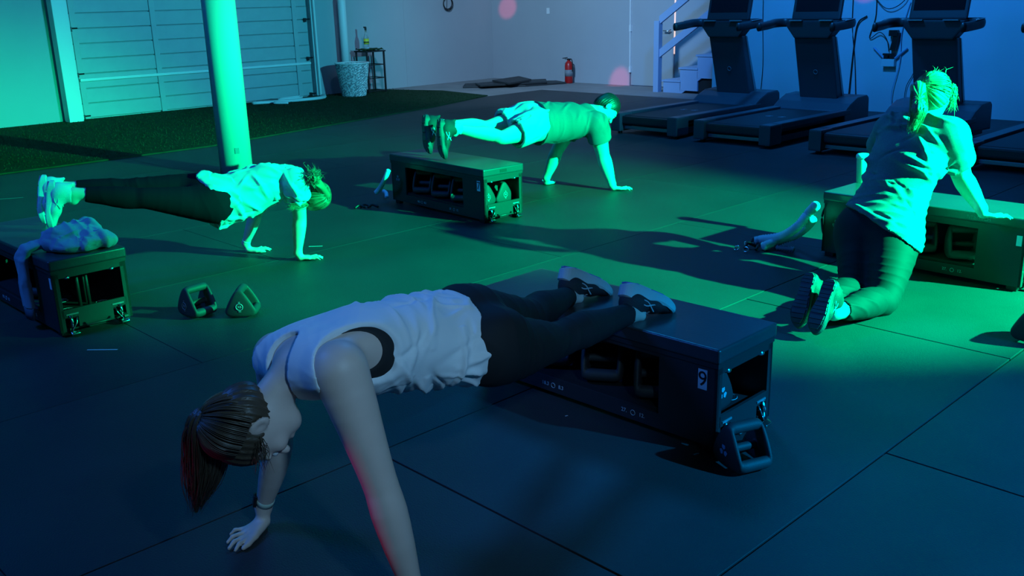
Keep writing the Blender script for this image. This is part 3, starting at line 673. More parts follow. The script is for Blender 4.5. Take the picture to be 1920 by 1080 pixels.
# ------------------------------------------------------------------ storage benches
BL, BW, BH = 1.2715, .4159, .43
def bench(loc, yaw, num, label):
    ax = v3([math.cos(yaw), math.sin(yaw)]); ay = v3([-math.sin(yaw), math.cos(yaw)])
    c = v3(loc) - ax * BL / 2 + ay * BW / 2
    r = empty('storage_bench', (float(c[0]), float(c[1]), 0), yaw, label, 'bench', 'black storage benches')
    hx, hy = BL / 2, BW / 2
    lid = MB().box(-hx, hx, -hy, hy, .372, BH, bev=.012, seg=3).out('lid', 'lid', r, True)
    for p in lid.data.polygons: p.use_smooth = p.area < .01
    i = .010; a, b = hx - i, hy - i
    MB().box(-a - .004, a + .004, -b - .004, b + .004, .352, .374).out('lid_rim', 'bench', r)
    # long front panel with opening
    ox0, ox1, oz0, oz1 = -.42, .36, .095, .335
    f = MB()
    for s, nm in ((-1, 'front_panel'), (1, 'back_panel')):
        y0, y1 = sorted((s * b, s * (b - .014))); q = MB()
        q.box(-a, ox0, y0, y1, .03, .355).box(ox1, a, y0, y1, .03, .355).box(ox0, ox1, y0, y1, .03, oz0)
        if s < 0: q.box(ox0, ox1, y0, y1, oz1, .355)
        else:
            q.box(ox0, ox1, y0, y1, .26, .30); q.box(ox0, ox1, y0, y1, oz0, .26); q.box(ox0, ox1, y0, y1, .325, .355)
            for k in range(6): q.box(ox0 + .13 * k, ox0 + .13 * k + .09, y0, y1, .30, .325)
        q.out(nm, 'bench', r)
    for s in (-1, 1):
        x0, x1 = sorted((s * a, s * (a - .014))); q = MB(); w_ = b - .02
        q.box(x0, x1, -b, -w_ + .012, .03, .355).box(x0, x1, w_ - .012, b, .03, .355).box(x0, x1, -b, b, .325, .355).box(x0, x1, -w_, w_, .105, .150)
        q.box(x0, x1, -.095, .095, .045, .105).box(x0, x1, -.045, .045, .03, .05)
        e = q.out('end_panel', 'bench', r)
        MB().tube([(s * (a + .004), -.07, .058), (s * (a + .022), -.062, .048), (s * (a + .022), .062, .048), (s * (a + .004), .07, .058)], .006, 8).out('handle', 'bench', e, True)
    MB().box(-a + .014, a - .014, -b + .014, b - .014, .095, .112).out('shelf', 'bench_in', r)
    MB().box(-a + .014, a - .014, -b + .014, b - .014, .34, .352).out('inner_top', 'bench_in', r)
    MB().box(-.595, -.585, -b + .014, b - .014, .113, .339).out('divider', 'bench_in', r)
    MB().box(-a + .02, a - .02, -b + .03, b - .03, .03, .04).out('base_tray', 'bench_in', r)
    for s in (-1, 1):
        for t_ in (-1, 1):
            # caster bracket with chrome lever
            k = MB().tube([(s * (a - .02), t_ * .150, .035), (s * (a - .02), t_ * .150 + .022, .035)], .026, 14).out('caster_wheel', 'metal_b', r, False)
            q = MB().tube([(s * (a + .004), t_ * .135, .118), (s * (a + .012), t_ * .135, .085), (s * (a + .006), t_ * .137, .050)], .009, 8)
            q.box(-.012, .014, -.022, .022, -.006, .006, bev=.003, M4=TM((s * (a + .020), t_ * .137 + .006, .022), ry=s * .5)).tube([(s * (a + .004), t_ * .105, .105), (s * (a + .014), t_ * .112, .072), (s * (a + .010), t_ * .14, .034)], .004, 6)
            q.out('chrome_lever', 'chrome', k, True)
            MB().box(min(s * (a), s * (a + .004)), max(s * a, s * (a + .004)), t_ * .125 - .032, t_ * .125 + .032, .118, .126).out('lever_marking', 'dimprint', k)
        for t_ in (-1, 1):
            MB().lathe([(.018, 0), (.018, .008), (.008, .02)], 14, TM((s * (a - .012), t_ * .12, .318))).out('lid_latch', 'chrome', r, True)
    for sx in (-1, 1):
        for sy in (-1, 1): MB().box(sx * (a - .05) - .03, sx * (a - .05) + .03, sy * (b - .03) - .02, sy * (b - .03) + .02, 0, .032, bev=.006).out('foot', 'metal_b', r)
    FR = Matrix.Translation((0, -b - .0006, 0)) @ Matrix.Rotation(PI / 2, 4, 'X')      # text on the front face
    def ft(nm, s, size, x, z, m='dimprint'): return text(nm, s, size, FR @ Matrix.Translation((x, z, 0)), m, r)
    for x, s1, s2 in ((-.20, '18.3', '8.3'), (.235, '27.', '12.')):
        ft('size_print', s1, .024, x - .045, .062, 'print'); ft('size_print', s2, .024, x + .045, .062, 'print')
        MB().torus(.011, .0014, 18, 4, FR @ Matrix.Translation((x, .062, 0))).out('size_ring', 'print', r)
    trefoil(r, FR @ Matrix.Translation((-.535, .225, 0)), .028, 'dimprint'); 
    if num: 
        stk = MB().box(a - .085, a - .045, -b - .0016, -b, .255, .335).out('number_sticker', 'sticker', r); text('number', num, .085, Matrix.Translation((a - .065, -b - .0018, .295)) @ Matrix.Rotation(PI / 2, 4, 'X'), 'black', stk)
    for (x, y) in ((.50, .09), (.50, -.10), (.30, -.06)):
        Mz = Matrix.Translation((x, y, .1125)); q = MB().torus(.034, .0016, 26, 4, Mz).out('shelf_ring', 'print', r); text('shelf_mark', 'XL', .035, Mz, 'print', q)
    return r
def inb(b, x, y, z):   # bench-local point to world
    a = b.rotation_euler[2]; return (b.location[0] + x * math.cos(a) - y * math.sin(a), b.location[1] + x * math.sin(a) + y * math.cos(a), z)
bA = bench((.7537, 3.2664), -.783, '9', 'black storage bench marked 9 under the feet of the woman in front')
text('lid_lettering', 'FITBENCH', .036, Matrix.Translation((-.50, -BW / 2 + .0086, .338)) @ Matrix.Rotation(PI / 2, 4, 'X'), 'print', bA)
bB = bench((-.1961, 7.2685), -.8536, '7', 'black storage bench marked 7 under the man in the grey tee')
o_ = MB().box(BL / 2, BL / 2 + .0012, -.04, .03, .388, .412).out('lid_badge', 'black', bB)
bC = bench((-2.4226, 4.8264), -.7906, '', 'black storage bench at the left edge holding the sweatshirt')
MB().box(BL / 2 - .055, BL / 2 - .03, -BW / 2 + .0084, -BW / 2 + .010, .27, .33).out('number_sticker', 'sticker', bC)
for x, y in ((.47, -.02), (.43, .03), (.50, .02)): MB().lathe([(.010, .112), (.010, .34)], 10, TM((x, y, 0))).out('post', 'bench', bC, True)
bD = bench((2.8918, 5.163), -.8417, '', 'black storage bench on the right under the kneeling woman')
text('lid_lettering', 'FITBENCH', .030, Matrix.Translation((.36, -BW / 2 - .0006, .398)) @ Matrix.Rotation(PI / 2, 4, 'X'), 'dimprint', bD)
MB().box(BL / 2 - .06, BL / 2 - .03, -BW / 2 + .0084, -BW / 2 + .010, .27, .33).out('number_sticker', 'sticker', bD)
KZ = .1125
for nm, b, items in (('9', bA, [(-.30, -.07, 0), (-.02, -.07, 0), (.26, -.07, 0), (.48, -.075, 1)]), ('7', bB, [(-.30, -.08, 0), (-.04, -.08, 0), (.22, -.08, 0), (.46, -.085, 1), (.47, .085, 1)]),
                     ('L', bC, [(.10, -.07, 0)]), ('R', bD, [(-.02, -.08, 0), (.23, -.08, 0)])):
    for k, (x, y, lg) in enumerate(items):
        pos = {('9', 0): 'farthest from the end opening of bench 9', ('9', 1): 'second from the left inside bench 9', ('9', 2): 'behind the right part of the front opening of bench 9', ('9', 3): 'standing in the end opening of bench 9',
               ('7', 0): 'leftmost in the front opening of bench 7', ('7', 1): 'middle one in the front opening of bench 7', ('7', 2): 'rightmost in the front opening of bench 7', ('7', 3): 'left one in the end opening of bench 7', ('7', 4): 'right one in the end opening of bench 7',
               ('L', 0): 'stored inside the bench at the left edge', ('R', 0): 'half hidden by the kneeling woman inside the right bench', ('R', 1): 'in full view inside the right bench'}[(nm, k)]
        kettle(inb(b, x, y, KZ), b.rotation_euler[2] + (0 if lg else .55), 'black triangular grip weight ' + pos, 1.13 if not (lg and nm == '7') else .98, 1, 'M', 'grip weights stored in the benches', 'ring' if nm == '7' else 'tre', 'print', nologo=not lg)
kettle((-1.799, 5.195, 0.000), R(-128), 'black triangular grip weight on the open floor, left one of the pair, turned edge-on', 1.0, 1, 'XS', 'grip weights on the floor', m='dimprint')
kettle((-1.533, 5.172, 0.000), R(-88), 'black triangular grip weight on the open floor, right one of the pair, plate facing front', .95, 1, 'XS', 'grip weights on the floor')
kettle((0.837, 3.199, 0.000), R(-158), 'black triangular grip weight leaning at the near corner of bench 9', 1.0, 1, 'XL', 'grip weights on the floor', logo='tre', m='stair')
kettle((2.581, 4.400, 0.000), R(-140), 'black grip weight cut off by the right edge of the frame', 1.15, -1, 'M', 'grip weights on the floor')

# ------------------------------------------------------------------ people
class Fig:
    """turns world joints into the figure's own frame (root at the pelvis on the ground, x along the spine heading)"""
    def __init__(s, J, heading):
        s.th = math.atan2(heading[1], heading[0]); h = (v3(J['lhp']) + v3(J['rhp'])) / 2
        s.o = v3([h[0], h[1], 0]); c_, n_ = math.cos(s.th), math.sin(s.th); s.Rm = np.array([[c_, n_, 0], [-n_, c_, 0], [0, 0, 1]])
        s.J = {k: s.p(v) for k, v in J.items()}
    def p(s, a): return s.Rm @ (v3(a) - s.o)
    def d(s, a): return s.Rm @ unit(a)
    def root(s, label): 
        r = empty('person', tuple(float(q) for q in s.o), s.th, label, 'person'); return r
def frame(t, n):
    t = unit(t); n = v3(n); n = unit(n - (n @ t) * t); return t, np.cross(n, t), n
def hand_prims(Wp, d, thumb, up, s=1.0, curl=0.0, spread=0.16, flat=None):
    """d: wrist->fingers, thumb: side the thumb lies on, up: back of the hand; flat: z of the surface under the palm"""
    d, sd, up = unit(d), unit(thumb), unit(up); Wp = v3(Wp); out = []
    def fl(p, r):
        p = v3(p)
        if flat is not None: p[2] = flat + r
        return p
    base = Wp.copy()
    K = Wp + d * .074 * s
    if flat is not None: K = fl(K, .013 * s)
    heel = Wp + d * .012 * s
    if flat is not None: heel[2] = flat + .022 * s
    out.append((econe(heel, K, sd, .027 * s, .017 * s, .039 * s, .012 * s), .012)); out.append((cone(Wp, heel, .023 * s, .021 * s), .02))
    ln = [.086, .096, .090, .072]; of = [.029, .0095, -.0105, -.029]; rr_ = [.0088, .0090, .0086, .0076]
    for i in range(4):
        a = (1.35 - i) * spread - 0.02; fd = unit(d * math.cos(a) + sd * math.sin(a)); p0 = K + sd * of[i] * s - d * (.004 + abs(i - 1.2) * .004) * s
        q = [p0]; seg = [.44, .31, .25]
        cz = [0.006, 0.012, 0.0] if flat is not None else [0, 0, 0]
        for j in range(3):
            a2 = curl * (j + 1); fdj = fd * math.cos(a2) - up * math.sin(a2); nx = q[-1] + fdj * ln[i] * s * seg[j]
            r1 = rr_[i] * s * (1 - .09 * (j + 1))
            if flat is not None: nx[2] = flat + r1 + cz[j] * s
            q.append(nx)
        for j in range(3): out.append((cone(q[j], q[j + 1], rr_[i] * s * (1 - .09 * j), rr_[i] * s * (1 - .09 * (j + 1))), .005))
    t0 = Wp + d * .022 * s + sd * .022 * s; t1 = Wp + d * .052 * s + sd * .050 * s; t2 = Wp + d * .080 * s + sd * .066 * s; t3 = Wp + d * .104 * s + sd * .070 * s
    if flat is not None: t0, t1, t2, t3 = fl(t0, .016 * s), fl(t1, .013 * s), fl(t2, .010 * s), fl(t3, .0085 * s)
    out += [(cone(t0, t1, .016 * s, .012 * s), .012), (cone(t1, t2, .0115 * s, .0098 * s), .006), (cone(t2, t3, .0098 * s, .0080 * s), .004)]
    return out
def head_prims(C_, up, face, s=1.0):
    f, sd, u = frame(face, up); C_ = v3(C_)     # f forwards, sd = left, u = crown
    P = lambda a, b, c: C_ + (f * a + sd * b + u * c) * s
    o = [(ell(P(-.012, 0, .022), (f, sd, u), (.098 * s, .077 * s, .092 * s)), .01), (ell(P(.030, 0, -.035), (f, sd, u), (.062 * s, .060 * s, .080 * s)), .04),
         (ell(P(.052, 0, -.088), (f, sd, u), (.030 * s, .030 * s, .022 * s)), .03), (cone(P(.088, 0, .004), P(.112, 0, -.026), .008 * s, .0125 * s), .014),
         (ell(P(.086, 0, .022), (f, sd, u), (.012 * s, .050 * s, .012 * s)), .018), (ell(P(.088, 0, -.060), (f, sd, u), (.010 * s, .024 * s, .009 * s)), .010)]
    for q in (-1, 1):
        o.append((ell(P(.070, q * .040, -.022), (f, sd, u), (.024 * s, .022 * s, .022 * s)), .02))
        e1 = unit(f * .35 + sd * q); o.append((ell(P(-.012, q * .080, -.012), (unit(f - sd * q * .5), e1, u), (.020 * s, .0065 * s, .033 * s)), .005))
        o.append((ell(P(-.014, q * .083, -.028), (unit(f - sd * q * .5), e1, u), (.012 * s, .006 * s, .012 * s)), .005))
    cuts = [(ell(P(.100, q * .031, .002), (f, sd, u), (.014 * s, .016 * s, .011 * s)), .010) for q in (-1, 1)] + [(ell(P(-.006, q * .0905, -.012), (f, sd, u), (.0105 * s, .010 * s, .018 * s)), .004) for q in (-1, 1)] + [(ell(P(.100, 0, -.060), (f, sd, u), (.012 * s, .024 * s, .0016 * s)), .003)]
    return o, cuts, P, (f, sd, u)
def torso_prims(J, g=1.0, chest=1.0, hip=1.0, female=True, belly=0.0, sag=0.0):
    hs = unit(J['lhp'] - J['rhp']); ss = unit(J['lsh'] - J['rsh']); P = (J['lhp'] + J['rhp']) / 2; Cc = (J['lsh'] + J['rsh']) / 2; N_ = J['nek']
    t = unit(Cc - P); L = np.linalg.norm(Cc - P); bk = unit(np.cross(ss, t))       # back direction
    if bk[2] < 0: bk = -bk
    wm = P + t * L * .40 + bk * sag; rb = P + t * L * .68 + bk * .012
    sw = np.linalg.norm(J['lsh'] - J['rsh'])
    o = [(econe(P - t * .03, wm, hs, .160 * g * hip, .108 * g * hip, .130 * g, .092 * g + belly), .05), (econe(wm, rb, ss, .130 * g, .092 * g + belly, .150 * g * chest, .105 * g * chest), .05),
         (econe(rb, Cc - t * .02, ss, .150 * g * chest, .105 * g * chest, .135 * g * chest, .082 * g), .05),
         (econe(Cc - ss * sw * .34, Cc + ss * sw * .34, t, .055, .058 * g, .055, .058 * g), .05)]
    for q, sh in ((1, J['lsh']), (-1, J['rsh'])):
        o.append((cone(N_ - t * .02, sh + (Cc - sh) * .15, .040 * g, .050 * g), .05)); o.append((cone(sh, sh, .054 * g, .054 * g), .045))
        o.append((ell(Cc + (sh - Cc) * .55 - t * .10 + bk * .045, (t, ss, bk), (.10, .06 * g, .05 * g)), .04))
    for q in ('lhp', 'rhp'):
        o.append((ell(J[q] * .8 + P * .2 + bk * .028 * hip - t * .03, (t, hs, bk), (.105 * hip * g, .085 * hip * g, .085 * hip * g)), .05))
    return o, dict(P=P, C=Cc, t=t, hs=hs, ss=ss, bk=bk, L=L, wm=wm, rb=rb, N=N_)
def leg_prims(J, q, g=1.0, foot=None):
    h, k, a = J[q + 'hp'], J[q + 'kn'], J[q + 'an']; L = lambda u: h + (k - h) * u; S = lambda u: k + (a - k) * u
    bow = unit(h + a - 2 * k + 1e-4) * .012            # the calf sits behind the bone
    return [(chain([L(.05), L(.35), L(.70), L(.92), S(.04), S(.15) + bow, S(.32) + bow, S(.60), S(.85), a], [.092 * g, .086 * g, .068 * g, .056 * g, .051 * g, .050 * g, .054 * g, .043 * g, .034 * g, .033 * g]), .05)]
def arm_prims(J, q, g=1.0):
    s_, e, w_ = J[q + 'sh'], J[q + 'el'], J[q + 'wr']; U_ = lambda u: s_ + (e - s_) * u; V_ = lambda u: e + (w_ - e) * u
    return [(chain([s_, U_(.2), U_(.5), U_(.82), V_(.02), V_(.22), V_(.55), V_(.85), w_], [.054 * g, .053 * g, .0455 * g, .0385 * g, .0365 * g, .0385 * g, .033 * g, .025 * g, .0235 * g]), .035)]
def bounds(prs, mg=.03):
    lo = np.min([p[0][1] for p in prs], 0) - mg; hi = np.max([p[0][2] for p in prs], 0) + mg; return lo, hi
def build_sdf(name, prs, res, m, parent, cuts=(), planes=(), infl=0.0, disp=None, sm=1):
    lo, hi = bounds(prs, .03 + infl); v = Vol(lo, hi, res)
    for p, k in prs: v.add(p, k, infl)
    for p, k in cuts: v.cut(p, k)
    for p, n in planes: v.plane(p, n)
    V, F = v.mesh(); V = smooth(V, F, sm)
    if disp is not None: V = disp(V, normals(V, F))
    return vmesh(name, V, F, m, parent)
def strands(name, roots, m, parent, r0=.0022, n=3, stuff=True):
    """roots: list of polylines (each an array of points) turned into one mesh of tapering locks"""
    Vs, Fs, b = [], [], 0
    for pl in roots:
        P = np.array(catmull(pl, 4)); T = np.gradient(P, axis=0); T /= np.linalg.norm(T, axis=1)[:, None] + 1e-9
        s_ = np.cross(T, [0.13, 0.31, 0.94]); s_ /= np.linalg.norm(s_, axis=1)[:, None] + 1e-9; u_ = np.cross(s_, T); N_ = len(P)
        rad = r0 * (1 - (np.arange(N_) / (N_ - 1)) ** 2 * .85)
        for k in range(n): Vs.append(P + (s_ * math.cos(2 * PI * k / n) + u_ * math.sin(2 * PI * k / n)) * rad[:, None])
        for i in range(N_ - 1):
            for k in range(n):
                k2 = (k + 1) % n; Fs.append((b + k * N_ + i, b + k2 * N_ + i, b + k2 * N_ + i + 1, b + k * N_ + i + 1))
        b += n * N_
    o = vmesh(name, np.concatenate(Vs), np.array(Fs), m, parent); o['kind'] = 'stuff'; return o
def groove(C_, ax, fine=26, amp=.0016, seed=1):
    """hair grooves fanning out around axis ax through C_"""
    ax = unit(ax); a = unit(np.cross(ax, [.3, .2, .93])); b = np.cross(ax, a); r = np.random.RandomState(seed); ph = r.uniform(0, 6, 4)
    def f(V, N):
        q = V - C_; az = np.arctan2(q @ b, q @ a); h = q @ ax
        g = np.sin(fine * az + 6 * h + ph[0]) + .7 * np.sin(fine * 1.9 * az + ph[1] + 20 * h) + .5 * np.sin(7 * az + ph[2])
        return V + N * (amp * g)[:, None]
    return f
# ---- shoe in its own frame: x to the toe, z from sole to ankle, origin at the ankle joint
def shoe(parent, A, t, n, s, mats, name='shoe', label=None, laces='print', stack=0.0, tread=False):
    T_, S_, N_ = frame(t, n); X, Y, Z = v3([1, 0, 0]), v3([0, 1, 0]), v3([0, 0, 1])
    prs = [(ell((-.030, 0, -.040), (X, Y, Z), (.042, .034, .046)), .02), (econe((-.012, 0, -.045), (-.004, 0, .012), Y, .038, .046, .036, .042), .025), (econe((.0, 0, -.050), (.085, 0, -.058), Y, .040, .040, .041, .030), .03),
           (econe((.085, 0, -.060), (.160, 0, -.068), Y, .042, .030, .034, .020), .02), (cone((-.055, 0, .0), (-.066, 0, .022), .014, .009), .015)]
    lo, hi = bounds(prs); v = Vol(lo, hi, .0045)
    for p, k in prs: v.add(p, k)
    v.cut((lambda X_, Y_, Z_: np.sqrt((X_ + .004) ** 2 / 1.35 + Y_ ** 2 + 0 * Z_) - .029 + np.maximum(0, -.012 - Z_) * 3, v3([-.05, -.04, -.03]), v3([.05, .04, .06])), .008)
    v.plane((0, 0, -.082), (0, 0, -1))
    V, F = v.mesh(); V = smooth(V, F, 1)
    B = np.stack([T_, S_, N_], 1)
    def place(V): return (V * s) @ B.T + v3(A)
    up_ = vmesh(name, place(V), F, mats[0], parent)
    if label: up_['label'] = label
    # sole: rings of an outline, wavy upper edge, rocker toe
    ol = [(-.078, 0), (-.070, .024), (-.045, .036), (-.005, .034), (.04, .035), (.085, .043), (.13, .044), (.165, .034), (.188, .014), (.192, 0)]
    ol = ol + [(x, -y) for x, y in ol[-2:0:-1]]; ol = [q_[:2] for q_ in catmull([(x, y, 0) for x, y in ol + ol[:1]], 3)[:-1]]; n_ = len(ol)
    def ring(sc, zf):
        return [(x * sc + (.005 if sc < 1 else 0), y * sc, zf(x)) for x, y in ol]
    rk = lambda x: .020 * max(0, (x - .12) / .07) ** 2 + .006 * max(0, (-x - .05) / .03)
    stk = lambda x: stack * min(1, max(0, 1.15 - (x + .02) / .17)); top = lambda x: -.070 + .008 * math.cos(x * 38) + .5 * rk(x) + .012 * min(1, max(0, -(x + .0) / .04)) + stk(x) * .6
    rings = [ring(.96, top), ring(1.03, lambda x: top(x) - .006), ring(1.02 + stack, lambda x: -.094 - stk(x) + rk(x)), ring(.95, lambda x: -.101 - stk(x) + rk(x))]
    def pieces(rg, cap0=True, cap1=True):
        Vv = [p for r in rg for p in r]; Ff = []
        for i in range(len(rg) - 1):
            for k in range(n_): Ff.append((i * n_ + k, i * n_ + (k + 1) % n_, (i + 1) * n_ + (k + 1) % n_, (i + 1) * n_ + k))
        return Vv, Ff
    def poly(nm, Vv, Ff, caps, m_, par, lab=None):
        me = bpy.data.meshes.new(nm); bm = bmesh.new(); vv = [bm.verts.new(p) for p in place(np.array(Vv))]
        for f_ in Ff: bm.faces.new([vv[i] for i in f_])
        for c_ in caps: bm.faces.new([vv[i] for i in c_])
        bmesh.ops.recalc_face_normals(bm, faces=bm.faces); bm.to_mesh(me); bm.free(); o = link(nm, me, m_, par)
        if lab: o['label'] = lab
        return o
    Vv, Ff = pieces(rings); poly('midsole', Vv, Ff, [range(n_), range(3 * n_, 4 * n_)], mats[1], up_)
    # outsole blocks
    for bx0, bx1, mi in ((-.072, -.020, 2), (-.012, .045, 3), (.052, .105, 2), (.112, .180, 4)):
        nb = 3 if tread else 1
        for q in range(nb):
            a0 = bx0 + (bx1 - bx0) * q / nb; a1 = bx0 + (bx1 - bx0) * (q + 1) / nb - (.003 if tread else 0)
            ps = []
            for xx in (a0, a1):
                w_ = np.interp(xx, [-.078, -.06, -.02, .04, .10, .15, .19], [.008, .029, .033, .031, .040, .036, .010]); ps.append((xx, w_))
            zz = [-.1005 - stk(a0) + rk(a0), -.1005 - stk(a1) + rk(a1)]; th_ = .005
            Vb = [(a0, -ps[0][1], zz[0]), (a1, -ps[1][1], zz[1]), (a1, ps[1][1], zz[1]), (a0, ps[0][1], zz[0])]; Vb += [(x, y * .93, z - th_) for x, y, z in Vb]
            poly('outsole_pad', Vb, [(0, 1, 5, 4), (1, 2, 6, 5), (2, 3, 7, 6), (3, 0, 4, 7), (4, 5, 6, 7), (3, 2, 1, 0)], [], mats[mi] if mi < len(mats) else mats[2], up_)
    # laces and side stripes
    lc = []
    for i in range(5):
        x = .035 + .017 * i; z = -.012 - .0085 * i
        lc.append([(x, -.022, z - .006), (x + .006, 0, z + .0025), (x + .012, .022, z - .006)])
    q = MB()
    for l in lc: q.tube([tuple(place(v3([p]))[0]) for p in catmull(l, 4)], .0032 * s, 6)
    q.out('laces', laces, up_, True)['kind'] = 'stuff'
    for sg in (-1, 1):
        q = MB()
        for l in ([(-.005, .038, -.050), (.03, .042, -.040), (.06, .041, -.052), (.085, .043, -.060)], [(.0, .038, -.062), (.035, .042, -.058), (.062, .039, -.036), (.075, .034, -.028)]):
            q.tube([tuple(place(v3([(p[0], sg * p[1], p[2])]))[0]) for p in catmull(l, 4)], .003 * s, 6)
        q.out('side_stripe', laces, up_, True)['kind'] = 'stuff'
    return up_
def eyes(parent, P, m='eye'):
    for q in (-1, 1):
        o = MB().lathe([(.0, -.010), (.007, -.007), (.010, 0), (.007, .007), (0, .010)], 12, Matrix.Translation(Vector(P(.090, q * .031, .002)))).out('eye', m, parent, True)

# ================= front woman: pale tank top, black leggings
J1 = {'hed': (-0.782, 2.456, 0.568), 'lan': (0.458, 3.542, 0.496), 'lel': (-0.378, 2.385, 0.386), 'lhp': (-0.089, 2.826, 0.633), 'lkn': (0.147, 3.216, 0.504), 'lsh': (-0.476, 2.435, 0.723), 'lwr': (-0.302, 2.328, 0.089), 'nek': (-0.635, 2.554, 0.681), 'ran': (0.234, 3.786, 0.499), 'rel': (-0.759, 2.780, 0.332), 'rhp': (-0.196, 2.997, 0.683), 'rkn': (0.057, 3.373, 0.544), 'rsh': (-0.724, 2.734, 0.658), 'rwr': (-0.854, 2.860, 0.075)}
J1['lan'] = (0.470, 3.629, 0.462); J1['ran'] = (0.240, 3.887, 0.462)
for q_ in ('lhp', 'rhp'): J1[q_] = (J1[q_][0] + .005, J1[q_][1], J1[q_][2] - .015)
F1 = Fig(J1, unit(v3([-.46, -.33, 0]))); J = F1.J; root = F1.root('woman in pale tank top and black leggings, plank in the foreground, feet on bench 9')
HC1 = F1.p((-0.745, 2.478, 0.547)); up1 = F1.d([-.66, -.42, -.62]); fc1 = F1.d([.50, .10, -.86])
hp, hcut, HP, hax = head_prims(HC1, up1, fc1, 1.06)
tp, T = torso_prims(J, 1.06, .98, .98, sag=.012)
legs = leg_prims(J, 'l', 1.17) + leg_prims(J, 'r', 1.17)
arms = arm_prims(J, 'l', 1.36) + arm_prims(J, 'r', 1.2)
neckp = [(cone(J['nek'], HP(-.025, 0, -.055), .053, .049), .03)]
handR = hand_prims(F1.p(J1['rwr']), F1.d(v3((-0.993, 2.789, 0.010)) - v3((-0.887, 2.953, 0.010))), F1.d(v3((-0.842, 2.801, 0.010)) - v3((-0.881, 2.927, 0.010))), (0, 0, 1), 1.0, flat=.002, spread=.23)
lw = v3(J1['lwr'])
handL = hand_prims(J['lwr'], F1.d([-.5, -.85, 0]), F1.d([-.85, .5, 0]), (0, 0, 1), 1.0, flat=.002, spread=.17)
feet = [(cone(J[q + 'an'], J[q + 'an'] + F1.d([.84, .32, -.3]) * .05, .028, .024), .02) for q in 'lr']
body = build_sdf('body', tp + legs + arms + neckp + hp + handR + handL + feet, .0052, 'skin', root, hcut)
eyes(root, HP)
# leggings
lt = (T['P'] - T['t'] * .0)
def dl(V, N): return folds(V, N, T['t'], 30, .0035, 3)
lg = [p for p in tp if True][:1] + tp[-2:] + legs
def ankle_planes(J, f, fr=.86): return [(J[q + 'kn'] + (J[q + 'an'] - J[q + 'kn']) * fr) for q in 'lr']
def legging(name, J, T, tp, legs, m, root, fr=.90, infl=.007, disp=None, res=.0065, waist=.40):
    prs = tp[:1] + tp[-2:] + legs; lo, hi = bounds(prs, .03 + infl); v = Vol(lo, hi, res)
    for p, k in prs: v.add(p, k, infl)
    for q in 'lr':
        d = unit(J[q + 'an'] - J[q + 'kn']); a = J[q + 'kn'] + (J[q + 'an'] - J[q + 'kn']) * fr
        v.cut(cone(a + d * .07, a + d * .22, .07, .08), .003)
    v.plane(T['P'] + T['t'] * T['L'] * waist, T['t'])
    V, F = v.mesh(); V = smooth(V, F, 1)
    if disp: V = disp(V, normals(V, F))
    return vmesh(name, V, F, m, root)
legging('leggings', J, T, tp, legs, 'legging', root, .93, .007, dl, .0058)
# sports bra band and straps
bc = []
for q in 'lr':
    o_ = unit(J[q + 'sh'] - T['C']); bc.append((ell(J[q + 'sh'] - T['t'] * .030 + o_ * .050 + T['bk'] * .04, (T['t'], o_, T['bk']), (.140, .115, .18)), .006))
build_sdf('sports_bra', tp, .0065, 'bra', root, cuts=bc + [(ell(T['N'] + T['bk'] * .03, (T['t'], T['ss'], T['bk']), (.12, .075, .11)), .01)],
          planes=[(T['P'] + T['t'] * T['L'] * .60, -T['t']), (T['C'] + T['t'] * .06, T['t'])], infl=.006)
# tank top
hem = T['P'] + T['t'] * .035
tk = tp[:4] + [tp[4], tp[6], tp[8], tp[11 - 1]] if False else list(tp)
tank = [(econe(hem - T['t'] * .02, T['wm'], T['hs'], .176, .126, .150, .112), .03), (econe(T['wm'], T['rb'], T['ss'], .150, .114, .160, .116), .03)] + tp[2:-2]
def tank_disp(V, N):
    u_ = (V - T['P']) @ T['t'] / T['L']; low = np.clip((.74 - u_) / .2, 0, 1) * .92 + .08; low = low * np.clip((u_ - .05) / .10, .25, 1)
    V = folds(V, N, T['t'] * .95 + T['ss'] * .25, 40, .008, 5, 1.0, low)
    V = creases(V, N, 120, T['ss'] * 1.0 - T['bk'] * .3 + T['t'] * .35, .34, (.05, .13), (.006, .010), (.009, .016), 6, low)
    return creases(V, N, 60, T['ss'] * .8 + T['bk'] * .5 - T['t'] * .6, .35, (.04, .09), (.005, .008), (.004, .009), 7, low)
armc = []
for q in 'lr':
    o_ = unit(J[q + 'sh'] - T['C'])
    armc.append((ell(J[q + 'sh'] - T['t'] * .060 + o_ * .040 + T['bk'] * .03, (T['t'], o_, T['bk']), (.150, .112, .17)), .006))
tankm = build_sdf('tank_top', tank, .0052, 'tank', root, cuts=armc + [(ell(T['N'] + T['t'] * .03 + T['bk'] * .02, (T['t'], T['ss'], T['bk']), (.086, .066, .11)), .006)], planes=[(hem, -T['t'])], infl=.016, disp=tank_disp)
